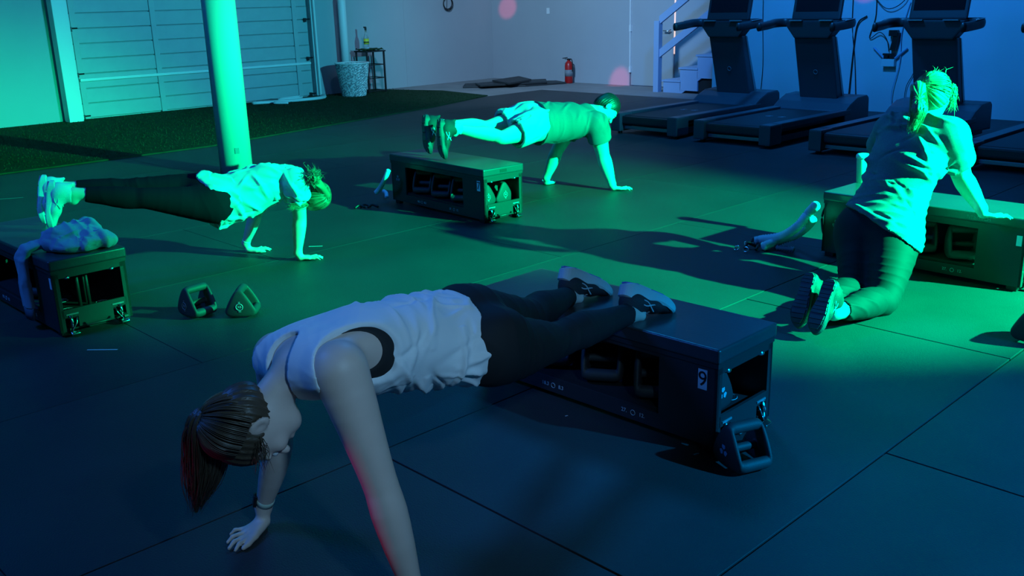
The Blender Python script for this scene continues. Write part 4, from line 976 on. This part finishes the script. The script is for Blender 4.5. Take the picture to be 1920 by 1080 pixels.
# faint seam of the tank, along the shoulder blades
# hair
HO = HP(-.100, 0, .085)
def dh(V, N): return groove(v3(HO), unit(v3(HO) - HC1), 30, .0019, 2)(V, N)
f_, s_, u_ = hax
build_sdf('hair', [(ell(HP(-.014, 0, .024), (f_, s_, u_), (.104 * 1.06, .084 * 1.06, .099 * 1.06)), .01), (cone(HP(-.08, 0, .06), HO, .045, .022), .03), (ell(HP(-.06, 0, -.02), (f_, s_, u_), (.06, .07, .06)), .03)], .005, 'hair_d', root,
          cuts=[(ell(HP(.085, 0, -.060), (f_, s_, u_), (.10, .14, .115)), .01), (ell(HP(-.035, 0, -.135), (f_, s_, u_), (.09, .10, .075)), .01)] + [(ell(HP(-.010, q * .090, -.016), (f_, s_, u_), (.024, .03, .034)), .006) for q in (-1, 1)], disp=dh)
tie = v3(HO); tip = F1.p((-0.945, 2.500, 0.272)); m1 = F1.p((-0.888, 2.490, 0.466)); m2 = F1.p((-0.912, 2.490, 0.364))
pony = [(chain([tie, tie + (m1 - tie) * .35 + v3([0, 0, .012]), m1, m2, tip], [.020, .046, .060, .036, .005], 5), .02)]
build_sdf('ponytail', pony, .0045, 'hair_d', root, disp=lambda V, N: groove(m1, unit(tip - tie), 17, .0032, 4)(V, N))
rs = np.random.RandomState(3); L_ = []
for i in range(320):
    a = rs.uniform(0, 2 * PI); r_ = math.sqrt(rs.rand()); ax_ = v3([math.cos(a), math.sin(a), 0]) * r_
    pts = [tie + ax_ * .012, tie + (m1 - tie) * .4 + ax_ * (.049 + .008 * rs.rand()) + v3([0, 0, .012]), m1 + ax_ * (.062 + .012 * rs.rand()), m2 + ax_ * (.042 + .014 * rs.rand()) + rs.randn(3) * .003, m2 + (tip - m2) * rs.uniform(.3, 1.15) + ax_ * .014 + rs.randn(3) * .004]
    L_.append(pts)
strands('ponytail_strands', L_, 'hair_d', root, .0020)
L_ = []
for i in range(260):      # locks from the hairline to the tie, a little loose
    th = rs.uniform(-PI, PI); d0 = unit(s_ * math.sin(th) + (u_ * .9 + f_ * .55) * math.cos(th) * (1 if math.cos(th) > 0 else .55) - f_ * .05)
    p0 = v3(HP(-.014, 0, .024)) + d0 * .098; p2 = tie; mid = v3(HP(-.02, 0, .03)); md = unit((p0 + p2) / 2 - mid)
    L_.append([p0, mid + unit(p0 * .7 + p2 * .3 - mid) * .106, mid + md * .112, mid + unit(p0 * .25 + p2 * .75 - mid) * .118, tie + rs.randn(3) * .006])
strands('hair_strands', L_, 'hair_d', root, .0021)
L_ = []
for i in range(26):       # side locks hanging past the ear
    p0 = v3(HP(.01 + .03 * rs.rand(), .082, .0 + .03 * rs.rand())); L_.append([p0, p0 + v3([0, 0, -.03]) + rs.randn(3) * .006, p0 + v3([0, 0, -.08]) + rs.randn(3) * .012])
strands('loose_locks', L_, 'hair_d', root, .0012)
MB().torus(.021, .005, 20, 8, Matrix.Translation(Vector(tie)) @ Vector(unit(tie - HC1)).to_track_quat('Z', 'Y').to_matrix().to_4x4()).out('hair_tie', 'metal_b', root, True)
for q, nm in (('l', 'near'), ('r', 'far')):
    t_ = F1.d([.84, .30, -.40]); n_ = F1.d([-.42, -.50, -.72])
    shoe(root, J[q + 'an'] + F1.d([.7, .7, 0]) * .018 + v3([0, 0, -.006]), t_, n_, .98, ['shoe_k', 'shoe_t', 'shoe_v', 'shoe_t', 'shoe_t'], 'shoe', 'black running shoe with a thick pale midsole', 'print', stack=.016)
    d = unit(J[q + 'an'] - J[q + 'kn']); MB().tube([tuple(J[q + 'an'] - d * .055), tuple(J[q + 'an'] - d * .01), tuple(J[q + 'an'] + d * .02)], [.036, .036, .024], 18).out('sock', 'sock', root, True)
# watch on the right wrist
wd = unit(J['rwr'] - J['rel']); wp = J['rwr'] - wd * .028
Mw = Matrix.Translation(Vector(wp)) @ Vector(wd).to_track_quat('Z', 'Y').to_matrix().to_4x4()
wt = MB().lathe([(.0285, -.011), (.031, -.011), (.031, .011), (.0285, .011)], 24, Mw).out('watch_strap', mat('pale_green_strap', (.45, .55, .45), .6), root, True)
od = F1.d(v3([-.9, -.25, .1])); od = unit(od - (od @ wd) * wd)
MB().box(-.018, .018, -.020, .020, -.005, .006, bev=.004, M4=Matrix.Translation(Vector(wp + od * .033)) @ Vector(od).to_track_quat('Z', 'Y').to_matrix().to_4x4()).out('watch_case', 'glass', wt, True)

# ================= left woman: white tee, maroon leggings
J2 = {'hed': (-1.350, 6.372, 0.465), 'lan': (-2.742, 5.820, 0.643), 'lel': (-1.773, 6.542, 0.296), 'lhp': (-1.965, 6.146, 0.536), 'lkn': (-2.355, 5.974, 0.600), 'lsh': (-1.588, 6.494, 0.527), 'lwr': (-1.885, 6.603, 0.070), 'nek': (-1.464, 6.373, 0.598), 'ran': (-2.607, 5.631, 0.640), 'rel': (-1.423, 6.330, 0.307), 'rhp': (-1.860, 5.995, 0.470), 'rkn': (-2.231, 5.795, 0.567), 'rsh': (-1.398, 6.204, 0.572), 'rwr': (-1.460, 6.337, 0.057)}
F2 = Fig(J2, unit(v3([.45, .35, 0]))); J = F2.J; root = F2.root('woman in white tee and dark leggings, plank on the left, feet on left bench')
HC2 = v3(J['hed']) + v3([0, 0, -.01]); up2 = F2.d([.42, .05, -.80]); fc2 = F2.d([-.62, .25, -.52])
hp, hcut, HP, hax = head_prims(HC2, up2, fc2, 1.0)
tp, T = torso_prims(J, 1.04, .98, 1.02); legs = leg_prims(J, 'l', 1.12) + leg_prims(J, 'r', 1.12); arms = arm_prims(J, 'l', 1.2) + arm_prims(J, 'r', 1.22)
hR = hand_prims(J['rwr'], F2.d(v3((-1.295, 6.363, 0.010)) - v3((-1.437, 6.335, 0.010))), F2.d([-.55, .83, 0]), (0, 0, 1), 1.0, flat=.002)
hL = hand_prims(J['lwr'], F2.d(v3((-1.775, 6.789, 0.010)) - v3((-1.916, 6.742, 0.010))), F2.d([.55, -.83, 0]), (0, 0, 1), 1.0, flat=.002)
feet = [(cone(J[q + 'an'], J[q + 'an'] + v3([0, 0, -.04]), .032, .03), .02) for q in 'lr']
build_sdf('body', tp + legs + arms + [(cone(J['nek'], HP(-.02, 0, -.06), .050, .046), .03)] + hp + hR + hL + feet, .006, 'skin', root, hcut); eyes(root, HP)
legging('leggings', J, T, tp, legs, 'maroon', root, .80, .008, lambda V, N: folds(V, N, T['t'], 34, .004, 8), .007)
dn = -T['bk']
def tee(name, J, T, tp, root, m, hemoff, hemw, hemh, drop, infl, sleeve, slr, disp, res=.0065, tail=.0, neck=(.085, .075, .10), skew=0.0, extra=(), ag=1.2):
    hm = T['P'] - T['t'] * hemoff
    upper = []
    for q in 'lr':
        dd = J[q + 'el'] - J[q + 'sh']; upper.append((chain([J[q + 'sh'], J[q + 'sh'] + dd * .3, J[q + 'sh'] + dd * (sleeve + .08)], [.054 * ag, .052 * ag, .047 * ag]), .035))
    prs = tp[:2] + upper + list(extra) + [(econe(hm + dn_ * drop, T['wm'] + dn_ * drop * .55, T['hs'], hemw, hemh, .155, .118 + drop * .4), .03), (econe(T['wm'] + dn_ * drop * .5, T['rb'], T['ss'], .155, .118 + drop * .3, .165, .120), .03)] + tp[2:-2]
    for q in 'lr':
        e = J[q + 'sh'] + (J[q + 'el'] - J[q + 'sh']) * sleeve; prs.append((cone(J[q + 'sh'], e, .058, slr), .035))
    lo, hi = bounds(prs, .04 + infl); v = Vol(lo, hi, res)
    for p, k in prs: v.add(p, k, infl)
    for q in 'lr':
        d = unit(J[q + 'el'] - J[q + 'sh']); e = J[q + 'sh'] + (J[q + 'el'] - J[q + 'sh']) * sleeve
        def cutp(X, Y, Z, e=e, d=d): return np.maximum(-((X - e[0]) * d[0] + (Y - e[1]) * d[1] + (Z - e[2]) * d[2]), np.sqrt((X - e[0]) ** 2 + (Y - e[1]) ** 2 + (Z - e[2]) ** 2) - .16)
        v.cut((cutp, e - .17, e + .17), .003)
        v.cut(cone(e - d * .05, e + d * .1, slr + infl - .013 - .012, slr + infl - .010), .004)
    v.plane(hm, -T['t'] + T['bk'] * tail + T['hs'] * skew)
    v.cut(ell(T['N'] + T['t'] * .035 + T['bk'] * .01, (T['t'], T['ss'], T['bk']), neck), .005)
    # hollow hem
    v.cut(econe(hm + dn_ * drop - T['t'] * .05, hm + dn_ * drop + T['t'] * .05, T['hs'], hemw + infl - .012, hemh + infl - .012, hemw + infl - .03, hemh + infl - .035), .004)
    V, F = v.mesh(); V = smooth(V, F, 1); V = disp(V, normals(V, F))
    return vmesh(name, V, F, m, root)
dn_ = dn
def d2_(V, N):
    V = folds(V, N, T['t'] * .8 + T['bk'] * .5, 34, .007, 21, 1.0)
    V = creases(V, N, 80, T['t'] * .7 - T['bk'] * .9, .35, (.05, .13), (.008, .013), (.012, .020), 22); return creases(V, N, 50, T['t'], .4, (.04, .09), (.007, .011), (.006, .012), 24)
tee('tee_shirt', J, T, tp, root, 'tee_w', .045, .158, .155, .035, .011, .42, .060, d2_, .0062, tail=-.12, extra=tp[-2:])
f_, s_, u_ = hax; HO = v3(HP(-.085, 0, .072))
build_sdf('hair', [(ell(HP(-.014, 0, .024), (f_, s_, u_), (.108, .087, .102)), .01), (ell(HP(-.06, 0, -.02), (f_, s_, u_), (.055, .068, .06)), .03)], .006, 'hair_m', root,
          cuts=[(ell(HP(.085, 0, -.060), (f_, s_, u_), (.095, .14, .115)), .01), (ell(HP(-.035, 0, -.135), (f_, s_, u_), (.09, .10, .075)), .01)], disp=groove(HO, unit(HO - HC2), 26, .002, 5))
bun = F2.p((-1.279, 6.178, 0.600))
build_sdf('bun', [(cone(HO, bun, .030, .028), .02), (ell(bun, (f_, s_, u_), (.040, .036, .036)), .02)], .006, 'hair_m', root, disp=groove(bun, v3([0, 0, 1]), 9, .005, 6))
L_ = []
for i in range(150):
    p0 = bun + rs.randn(3) * .018; L_.append([p0, p0 + rs.randn(3) * .02 + v3([0, 0, .012]), p0 + rs.randn(3) * .032 + v3([0, 0, .01])])
for i in range(90):
    p0 = v3(HP(.03 * rs.rand(), -.084, .02 + .03 * rs.rand())); q = F2.p((-1.431, 6.127, 0.420)); L_.append([p0, (p0 + q) / 2 + rs.randn(3) * .01, q + rs.randn(3) * .016])
for i in range(220):
    th = rs.uniform(-PI, PI); d0 = unit(s_ * math.sin(th) + (u_ * .9 + f_ * .5) * math.cos(th)); mid = v3(HP(-.02, 0, .03)); p0 = mid + d0 * .098
    L_.append([p0, mid + unit(p0 * .6 + HO * .4 - mid) * .106, mid + unit(p0 * .3 + HO * .7 - mid) * .110, HO + rs.randn(3) * .012])
strands('hair_strands', L_, 'hair_m', root, .0022)
for q, dz in (('l', 0), ('r', 0)):
    t_ = F2.d(v3([-.10, -.22, -.95])); n_ = F2.d(v3([.90, .30, -.05]))
    shoe(root, J[q + 'an'] + v3([-.03, 0, -.01]), t_, n_, 1.08, ['shoe_w', 'shoe_w', 'shoe_p', 'shoe_v', 'shoe_t'], 'shoe', 'white knitted trainer with pink, violet and mint sole pads', 'shoe_w')
wd = unit(J['lwr'] - J['lel']); MB().lathe([(.026, -.004), (.030, -.004), (.030, .004), (.026, .004)], 20, Matrix.Translation(Vector(J['lwr'] - wd * .02)) @ Vector(wd).to_track_quat('Z', 'Y').to_matrix().to_4x4()).out('bracelet', 'sticker', root, True)

# ================= man: grey tee, light shorts
J3 = {'hed': (0.889, 8.590, 0.727), 'lan': (-0.575, 8.114, 0.688), 'lel': (0.451, 8.801, 0.328), 'lhp': (0.191, 8.438, 0.677), 'lkn': (-0.178, 8.216, 0.633), 'lsh': (0.605, 8.749, 0.599), 'lwr': (0.351, 8.841, 0.073), 'nek': (0.729, 8.602, 0.696), 'ran': (-0.434, 7.861, 0.680), 'rel': (0.846, 8.499, 0.321), 'rhp': (0.280, 8.259, 0.630), 'rkn': (-0.046, 7.977, 0.574), 'rsh': (0.780, 8.415, 0.610), 'rwr': (0.927, 8.500, 0.063)}
F3 = Fig(J3, unit(v3([.46, .23, 0]))); J = F3.J; root = F3.root('man in grey tee and light shorts, plank at the back, feet on bench 7')
HC3 = v3(J['hed']) + v3([.0, 0, .0]); up3 = F3.d([.62, .30, .42]); fc3 = F3.d([.42, -.10, -.86])
hp, hcut, HP, hax = head_prims(HC3, up3, fc3, 1.08)
tp, T = torso_prims(J, 1.28, 1.02, .92, False, belly=.025); legs = leg_prims(J, 'l', 1.12) + leg_prims(J, 'r', 1.12); arms = arm_prims(J, 'l', 1.6) + arm_prims(J, 'r', 1.65)
hR = hand_prims(J['rwr'], F3.d(v3((1.127, 8.528, 0.010)) - v3((0.953, 8.528, 0.010))), F3.d([-.3, .95, 0]), (0, 0, 1), 1.12, flat=.002)
hL = hand_prims(J['lwr'], F3.d([.1, .9, 0]) * 1.0, F3.d([.9, -.3, 0]), (0, 0, 1), 1.12, flat=.002)
feet = [(cone(J[q + 'an'], J[q + 'an'] + v3([0, 0, -.04]), .034, .03), .02) for q in 'lr']
build_sdf('body', tp + legs + arms + [(cone(J['nek'], HP(-.02, 0, -.06), .062, .058), .03)] + hp + hR + hL + feet, .0065, 'skin', root, hcut); eyes(root, HP)
dn_ = -T['bk']
def d3_(V, N): V = folds(V, N, T['t'] * .9 + T['bk'] * .2, 24, .008, 31, 1.0); return creases(V, N, 60, T['bk'] * .9 + T['ss'] * .5 + T['t'] * .2, .4, (.05, .12), (.009, .014), (.006, .012), 33)
tee('tee_shirt', J, T, tp, root, 'tee_g', -.02, .205, .168, .012, .018, .50, .080, d3_, .0068, tail=0, extra=tp[-2:], ag=1.6)
# shorts
sh = tp[:1] + tp[-2:]; sh2 = list(sh)
for q in 'lr':
    e = J[q + 'hp'] + (J[q + 'kn'] - J[q + 'hp']) * .66; sh2.append((cone(J[q + 'hp'], e, .112, .112), .04))
lo, hi = bounds(sh2, .06); v = Vol(lo, hi, .0072)
for p_, k in sh2: v.add(p_, k, .013)
for q in 'lr':
    d = unit(J[q + 'kn'] - J[q + 'hp']); e = J[q + 'hp'] + (J[q + 'kn'] - J[q + 'hp']) * .66
    v.cut((lambda X, Y, Z, e=e, d=d: np.maximum(-((X - e[0]) * d[0] + (Y - e[1]) * d[1] + (Z - e[2]) * d[2]), np.sqrt((X - e[0]) ** 2 + (Y - e[1]) ** 2 + (Z - e[2]) ** 2) - .2), e - .21, e + .21), .003)
    v.cut(cone(e - d * .05, e + d * .1, .098, .112), .004)
v.plane(T['P'] + T['t'] * T['L'] * .20, T['t'])
V, F = v.mesh(); V = smooth(V, F, 1); V = folds(V, normals(V, F), T['t'] * .5 + T['hs'] * .8, 22, .008, 41, 1.0); V = creases(V, normals(V, F), 50, T['t'] * .7 + T['bk'] * .5, .5, (.05, .12), (.009, .014), (.006, .012), 43)
vmesh('shorts', V, F, 'shorts', root)
f_, s_, u_ = hax
build_sdf('hair', [(ell(HP(-.014, 0, .026), (f_, s_, u_), (.110, .088, .106)), .01), (ell(HP(-.07, 0, -.03), (f_, s_, u_), (.045, .068, .06)), .03)], .006, 'hair_k', root,
          cuts=[(ell(HP(.085, 0, -.060), (f_, s_, u_), (.092, .14, .115)), .01), (ell(HP(-.035, 0, -.135), (f_, s_, u_), (.09, .10, .07)), .01)] + [(ell(HP(-.012, q * .096, -.016), (f_, s_, u_), (.026, .03, .036)), .006) for q in (-1, 1)], disp=groove(HC3, u_, 40, .0018, 8))
for q in 'lr':
    t_ = F3.d(v3([.04, -.22, -.97])); n_ = F3.d(v3([.88, .40, .0]))
    shoe(root, J[q + 'an'] + v3([-.02, 0, -.012]), t_, n_, 1.2, ['shoe_k', 'sole_k', 'sole_k', 'sole_k', 'sole_k'], 'shoe', 'black training shoe with dark sole', 'shoe_w')
    d = unit(J[q + 'an'] - J[q + 'kn']); MB().tube([tuple(J[q + 'an'] - d * .06), tuple(J[q + 'an'] + d * .01)], [.040, .042], 18).out('sock', 'sock', root, True)

# ================= kneeling woman on the right
J4 = {'hed': (2.464, 5.575, 1.082), 'lan': (1.600, 4.756, 0.115), 'lel': (2.302, 5.916, 0.683), 'lhp': (2.050, 5.416, 0.355), 'lkn': (1.911, 5.072, 0.067), 'lsh': (2.272, 5.650, 0.877), 'lwr': (2.277, 5.727, 0.491), 'nek': (2.370, 5.481, 0.946), 'ran': (1.659, 4.630, 0.107), 'rel': (2.629, 5.468, 0.626), 'rhp': (2.184, 5.243, 0.350), 'rkn': (2.009, 4.907, 0.058), 'rsh': (2.474, 5.327, 0.884), 'rwr': (2.645, 5.233, 0.489)}
F4 = Fig(J4, unit(v3([.30, .22, 0]))); J = F4.J; root = F4.root('kneeling blonde woman in heather tee, seen from behind, hands on the right bench')
HC4 = F4.p((2.437, 5.500, 1.090)); up4 = F4.d([.10, .18, .93]); fc4 = F4.d([.62, .66, -.24])
hp, hcut, HP, hax = head_prims(HC4, up4, fc4, 1.0)
tp, T = torso_prims(J, 1.24, 1.02, 1.16, True, belly=.02); legs = leg_prims(J, 'l', 1.38) + leg_prims(J, 'r', 1.38); arms = arm_prims(J, 'l', 1.3) + arm_prims(J, 'r', 1.5)
hR = hand_prims(J['rwr'], F4.d(v3((2.849, 5.361, 0.435)) - v3((2.734, 5.390, 0.435))), F4.d([-.3, .95, 0]), (0, 0, 1), 1.0, flat=.432)
hL = hand_prims(J['lwr'], F4.d([.6, .8, 0]), F4.d([.8, -.6, 0]), (0, 0, 1), 1.0, flat=.432)
feet = [(cone(J[q + 'an'], J[q + 'an'] + F4.d([-.5, -.3, -.3]) * .03, .034, .03), .02) for q in 'lr']
build_sdf('body', tp + legs + arms + [(cone(J['nek'], HP(-.02, 0, -.06), .055, .050), .03)] + hp + hR + hL + feet, .006, 'skin', root, hcut); eyes(root, HP)
def d4l(V, N):
    kn = (J['rkn'] + J['lkn']) / 2; m_ = np.clip(1 - np.abs((V - kn)[:, 2] - .06) / .25, 0, 1) * .8 + .2
    return folds(V, N, v3([.6, 0, .8]), 70, .009, 51, 2.0, m_)
legging('leggings', J, T, tp, legs, 'legging', root, .84, .009, d4l, .0065)
dn_ = -T['bk'] * .6
def d4_(V, N):
    u_2 = (V - T['P']) @ T['t'] / T['L']; lowm = np.clip((.45 - u_2) / .2, 0, 1); up_m = 1 - lowm
    off = np.abs((V - T['C']) @ T['ss']); up_m = up_m * np.clip((.24 - off) / .06, .12, 1)
    V = folds(V, N, T['t'] * 1.0 + T['ss'] * .08, 80, .006, 61, 1.0, lowm)
    V = creases(V, N, 60, T['ss'], .12, (.08, .2), (.006, .010), (.004, .008), 62, lowm)
    V = creases(V, N, 130, T['ss'] * .9 + T['t'] * .45, .22, (.06, .15), (.008, .013), (.012, .022), 63, up_m, .15); return creases(V, N, 60, T['ss'] * .9 - T['t'] * .2, .4, (.04, .09), (.007, .011), (.006, .012), 64, up_m)
tee('tee_shirt', J, T, tp, root, 'tee_h', -.02, .225, .19, .015, .020, .62, .070, d4_, .0062, tail=0, skew=.30, extra=tp[-2:] + legs, ag=1.42)
f_, s_, u_ = hax; HO = v3(HP(-.112, .030, .040))
build_sdf('hair', [(ell(HP(-.014, 0, .026), (f_, s_, u_), (.110, .088, .102)), .01), (cone(HP(-.07, 0, .03), HO, .05, .022), .03), (ell(HP(-.05, 0, -.02), (f_, s_, u_), (.07, .085, .07)), .03)], .0055, 'hair_b', root,
          cuts=[(ell(HP(.085, 0, -.060), (f_, s_, u_), (.085, .14, .115)), .01), (ell(HP(-.03, 0, -.145), (f_, s_, u_), (.09, .10, .065)), .01)], disp=groove(HO, unit(HO - HC4), 26, .0022, 9))
pt_ = [HO, HO + F4.d([-.6, -.4, 0]) * .045 + v3([0, 0, -.01]), F4.p((2.280, 5.330, 1.037)), F4.p((2.265, 5.340, 0.933))]
build_sdf('ponytail', [(cone(pt_[0], pt_[1], .018, .034), .02), (cone(pt_[1], pt_[2], .034, .040), .02), (cone(pt_[2], pt_[3], .038, .016), .02)], .005, 'hair_b', root, disp=groove(pt_[2], v3([0, 0, 1]), 15, .003, 10))
L_ = []
for i in range(260):
    a = rs.uniform(0, 2 * PI); ax_ = (F4.d([1, -.6, 0]) * math.cos(a) + F4.d([.5, .8, 0]) * math.sin(a)) * math.sqrt(rs.rand())
    L_.append([pt_[0] + ax_ * .01, pt_[1] + ax_ * .038, pt_[2] + ax_ * .046 + rs.randn(3) * .003, pt_[2] + (pt_[3] - pt_[2]) * rs.uniform(.5, 1.3) + ax_ * .032 + rs.randn(3) * .005])
for i in range(300):
    th = rs.uniform(-PI, PI); mid = v3(HP(-.02, 0, .03)); d0 = unit(s_ * math.sin(th) + u_ * math.cos(th) + f_ * rs.uniform(-.2, .5)); p0 = mid + d0 * .094
    L_.append([p0, mid + unit(p0 * .6 + HO * .4 - mid) * .106, mid + unit(p0 * .3 + HO * .7 - mid) * .112, HO + rs.randn(3) * .010])
for i in range(70):
    p0 = v3(HP(.03 + .05 * rs.rand(), -.080, .03 + .05 * rs.rand())); L_.append([p0, p0 + F4.d([.5, -.5, 0]) * .008 + v3([0, 0, -.04]) + rs.randn(3) * .008, p0 + v3([0, 0, -.11]) + rs.randn(3) * .014])
for i in range(14):
    p0 = v3(HP(-.02 + .04 * rs.randn(), .04 * rs.randn(), .12)); L_.append([p0, p0 + v3([0, 0, .015]) + rs.randn(3) * .008, p0 + v3([.02, 0, .02]) + rs.randn(3) * .02])
strands('hair_strands', L_, 'hair_b', root, .0020)
for q in 'lr':
    t_ = F4.d(v3([-.42, -.42, -.80]) if q == 'r' else v3([-.34, -.38, -.86])); n_ = F4.d(v3([.62, .50, -.60]))
    shoe(root, J[q + 'an'] + v3([-.02, 0, .055]), t_, n_, 1.08, ['shoe_k', 'sole_k', 'sole_k', 'sole_k', 'sole_k'], 'shoe', 'dark trainer with ribbed grey sole turned to the camera', 'dimprint', tread=True)

# ------------------------------------------------------------------ sweatshirt on the left bench
hs_ = bC; ya = bC.rotation_euler[2]; axx = v3([math.cos(ya), math.sin(ya), 0]); ayy = v3([-math.sin(ya), math.cos(ya), 0]); cc = v3([bC.location[0], bC.location[1], 0]); Zz = v3([0, 0, 1])
def bl(x, y, z): return cc + axx * x + ayy * y + Zz * z
sw = empty('sweatshirt', tuple(float(q) for q in bl(.42, 0, .43)), ya, 'pale grey sweatshirt heaped on the end of the left bench, one sleeve hanging down', 'sweatshirt')
def L2(x, y, z): return v3([x - .42, y, z - .43])
Xx, Yy = v3([1, 0, 0]), v3([0, 1, 0])
hp_ = [(ell(L2(.44, .02, .465), (Xx, Yy, Zz), (.17, .15, .055)), .04), (ell(L2(.38, -.02, .505), (Xx, Yy, Zz), (.12, .11, .060)), .04), (ell(L2(.49, .10, .485), (Xx, Yy, Zz), (.13, .07, .045)), .03), (ell(L2(.36, .08, .49), (Xx, Yy, Zz), (.09, .09, .075)), .04),
       (ell(L2(.55, .15, .475), (Xx, Yy, Zz), (.07, .05, .030)), .03), (cone(L2(.40, -.10, .47), L2(.45, .12, .46), .045, .035), .03), (cone(L2(.52, -.02, .455), L2(.50, .15, .455), .030, .03), .02)]
lo, hi = bounds(hp_, .03); v = Vol(lo, hi, .0055)
for p_, k in hp_: v.add(p_, k)
v.plane(L2(0, 0, .4305), (0, 0, -1))
V, F = v.mesh(); V = smooth(V, F, 1); mk = np.clip((V[:, 2] - .005) / .02, 0, 1)
V = folds(V, normals(V, F), v3([.3, .9, .3]), 30, .014, 71, 1.0, mk)
V = creases(V, normals(V, F), 30, v3([.9, .4, 0]), .35, (.08, .18), (.012, .020), (.010, .018), 73, mk); V = creases(V, normals(V, F), 30, v3([.8, -.5, .2]), .4, (.05, .12), (.007, .012), (.004, .009), 74, mk)
vmesh('cloth_heap', V, F, 'sweat', sw)
yf = -BW / 2
sp = [L2(.38, -.06, .475), L2(.36, -.15, .470), L2(.35, yf - .008, .455), L2(.345, yf - .035, .40), L2(.34, yf - .040, .27), L2(.335, yf - .036, .13)]
sl = [(econe(sp[i], sp[i + 1], Xx, .052 + .003 * i, .024, .055 + .003 * i, .024), .02) for i in range(5)]
sl = [(a_, .004) for a_, b_ in sl]
lo, hi = bounds(sl, .03); v = Vol(lo, hi, .005)
for p_, k in sl: v.add(p_, k)
v.plane(sp[-1], (0, 0, -1)); V, F = v.mesh(); V = smooth(V, F, 1); V = creases(V, normals(V, F), 14, v3([.25, 0, 1]), .3, (.05, .12), (.009, .014), (.003, .006), 76)
slv = vmesh('sleeve', V, F, 'sweat', sw)
cf = MB().tube([tuple(sp[-1] + v3([0, 0, .01])), tuple(sp[-1] - v3([0, 0, .03])), tuple(sp[-1] - v3([.002, 0, .065]))], [(.066, .022), (.062, .020), (.056, .018)], 20).out('cuff', 'cuff', slv, True)

# ------------------------------------------------------------------ elastic ropes at the benches
def rope(pts, rad, label, m='rope', rib=.0065, group=None):
    P = catmull(pts, 14); rr_ = [rad + (rib if i % 2 else -rib * .3) for i in range(len(P))]
    rr_[0] = rr_[-1] = rad * .6
    o = MB().tube(P, rr_, 12).out('resistance_band', m, None, True); return setp(o, label, 'band', group)
rope([(1.940, 5.920, 0.380), (1.937, 6.049, 0.300), (1.861, 6.020, 0.220), (1.832, 6.252, 0.100), (1.737, 6.375, 0.050), (1.687, 6.395, 0.035)], .026, 'upper of two pale sleeved bands hanging from the left end of the right bench')
rope([(1.959, 6.022, 0.270), (1.944, 6.096, 0.200), (1.925, 6.272, 0.100), (1.832, 6.319, 0.050), (1.705, 6.249, 0.030)], .026, 'lower of two pale sleeved bands reaching the floor left of the right bench')
rope([(1.800, 6.263, 0.020), (1.907, 6.194, 0.020)], .014, 'short dim sleeved band lying under the two pale ones', 'dimprint')
k = empty('clip_bundle', (1.672, 6.326, 0.000), .4, 'tangle of black and chrome clips on the floor at the ends of the pale bands', 'clips')
for a_, b_, z_ in ((-.10, -.02, .02), (.0, .05, .025), (.08, -.03, .03), (-.05, -.08, .015), (.12, .04, .02)):
    MB().tube(catmull([(a_, b_, z_), (a_ + .05, b_ + .03, z_ + .02), (a_ + .1, b_, z_)], 5), .011, 8).out('handle_grip', 'metal_b', k, True)
for a_, b_ in ((-.12, -.06), (-.02, .06), (.06, .08), (.10, -.07), (-.15, .0)):
    MB().torus(.018, .004, 14, 6, TM((a_, b_, .022), rx=.9, rz=a_ * 9)).out('clip_ring', 'chrome', k, True)
k2 = empty('band_bracket', inb(bD, -BL / 2 - .012, -.05, .02), bD.rotation_euler[2], 'black strap bracket with small clips on the left end of the right bench', 'bracket')
MB().tube(catmull([(0, 0, .30), (-.05, .01, .28), (-.085, .02, .20), (-.06, .0, .10), (-.01, 0, .02)], 5), .008, 8).out('strap', 'metal_b', k2, True)
for z_ in (.27, .23, .17, .11): MB().box(-.03, -.005, -.012, .012, z_ - .012, z_ + .012, bev=.003).out('clip', 'chrome', k2)
rope([(-1.013, 8.005, 0.330), (-1.052, 8.025, 0.250), (-1.115, 8.149, 0.150), (-1.162, 8.172, 0.100)], .020, 'pale sleeved band hanging at the left end of bench 7', rib=.0015)
rope([(-1.131, 8.468, 0.060), (-1.102, 8.416, 0.050), (-1.093, 8.362, 0.022)], .016, 'short curled pale band end by the left end of bench 7', rib=.0015)
k3 = empty('clip_bundle', (-1.241, 7.989, -0.000), .2, 'black clip bundle lying on the green floor left of bench 7', 'clips')
for a_, b_ in ((-.08, 0), (-.03, .02), (.03, -.01)): MB().tube(catmull([(a_, b_, .012), (a_ + .04, b_ + .02, .03), (a_ + .09, b_, .012)], 5), .010, 8).out('handle_grip', 'metal_b', k3, True)
MB().torus(.016, .003, 14, 6, TM((.02, .03, .018), rx=.8)).out('clip_ring', 'chrome', k3, True)
# tumbler on the right bench
cu = empty('tumbler', (2.382, 6.372, 0.431), 0, 'pale lidded tumbler on the right bench beside the kneeling woman', 'tumbler')
MB().lathe([(.030, 0), (.038, .16), (.040, .165)], 20).out('cup', 'cup', cu, True); MB().lathe([(.043, .165), (.043, .185), (.036, .195), (0, .197)], 20).out('cup_lid', 'rope', cu, True)
# streaks of light painted as pale strips, and one paper scrap, on the mats
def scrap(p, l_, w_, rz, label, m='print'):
    o = MB().box(-l_ / 2, l_ / 2, -w_ / 2, w_ / 2, 0, .0012).out('light_streak_or_scrap', m); o.location = (p[0], p[1], .0004); o.rotation_euler = (0, 0, rz); setp(o, label, 'scrap')
scrap((-2.129, 4.648, 0.000), .16, .010, -.05, 'thin painted streak of light on the floor before the left bench')
scrap((-1.417, 6.726, 0.000), .10, .010, .02, 'thin painted streak of light beside the hand of the woman in the white tee')
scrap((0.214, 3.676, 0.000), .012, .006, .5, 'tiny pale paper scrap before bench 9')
scrap((-4.720, 8.920, 0.000), .22, .012, .25, 'thin painted streak of light at the far left of the mats', 'dimprint')
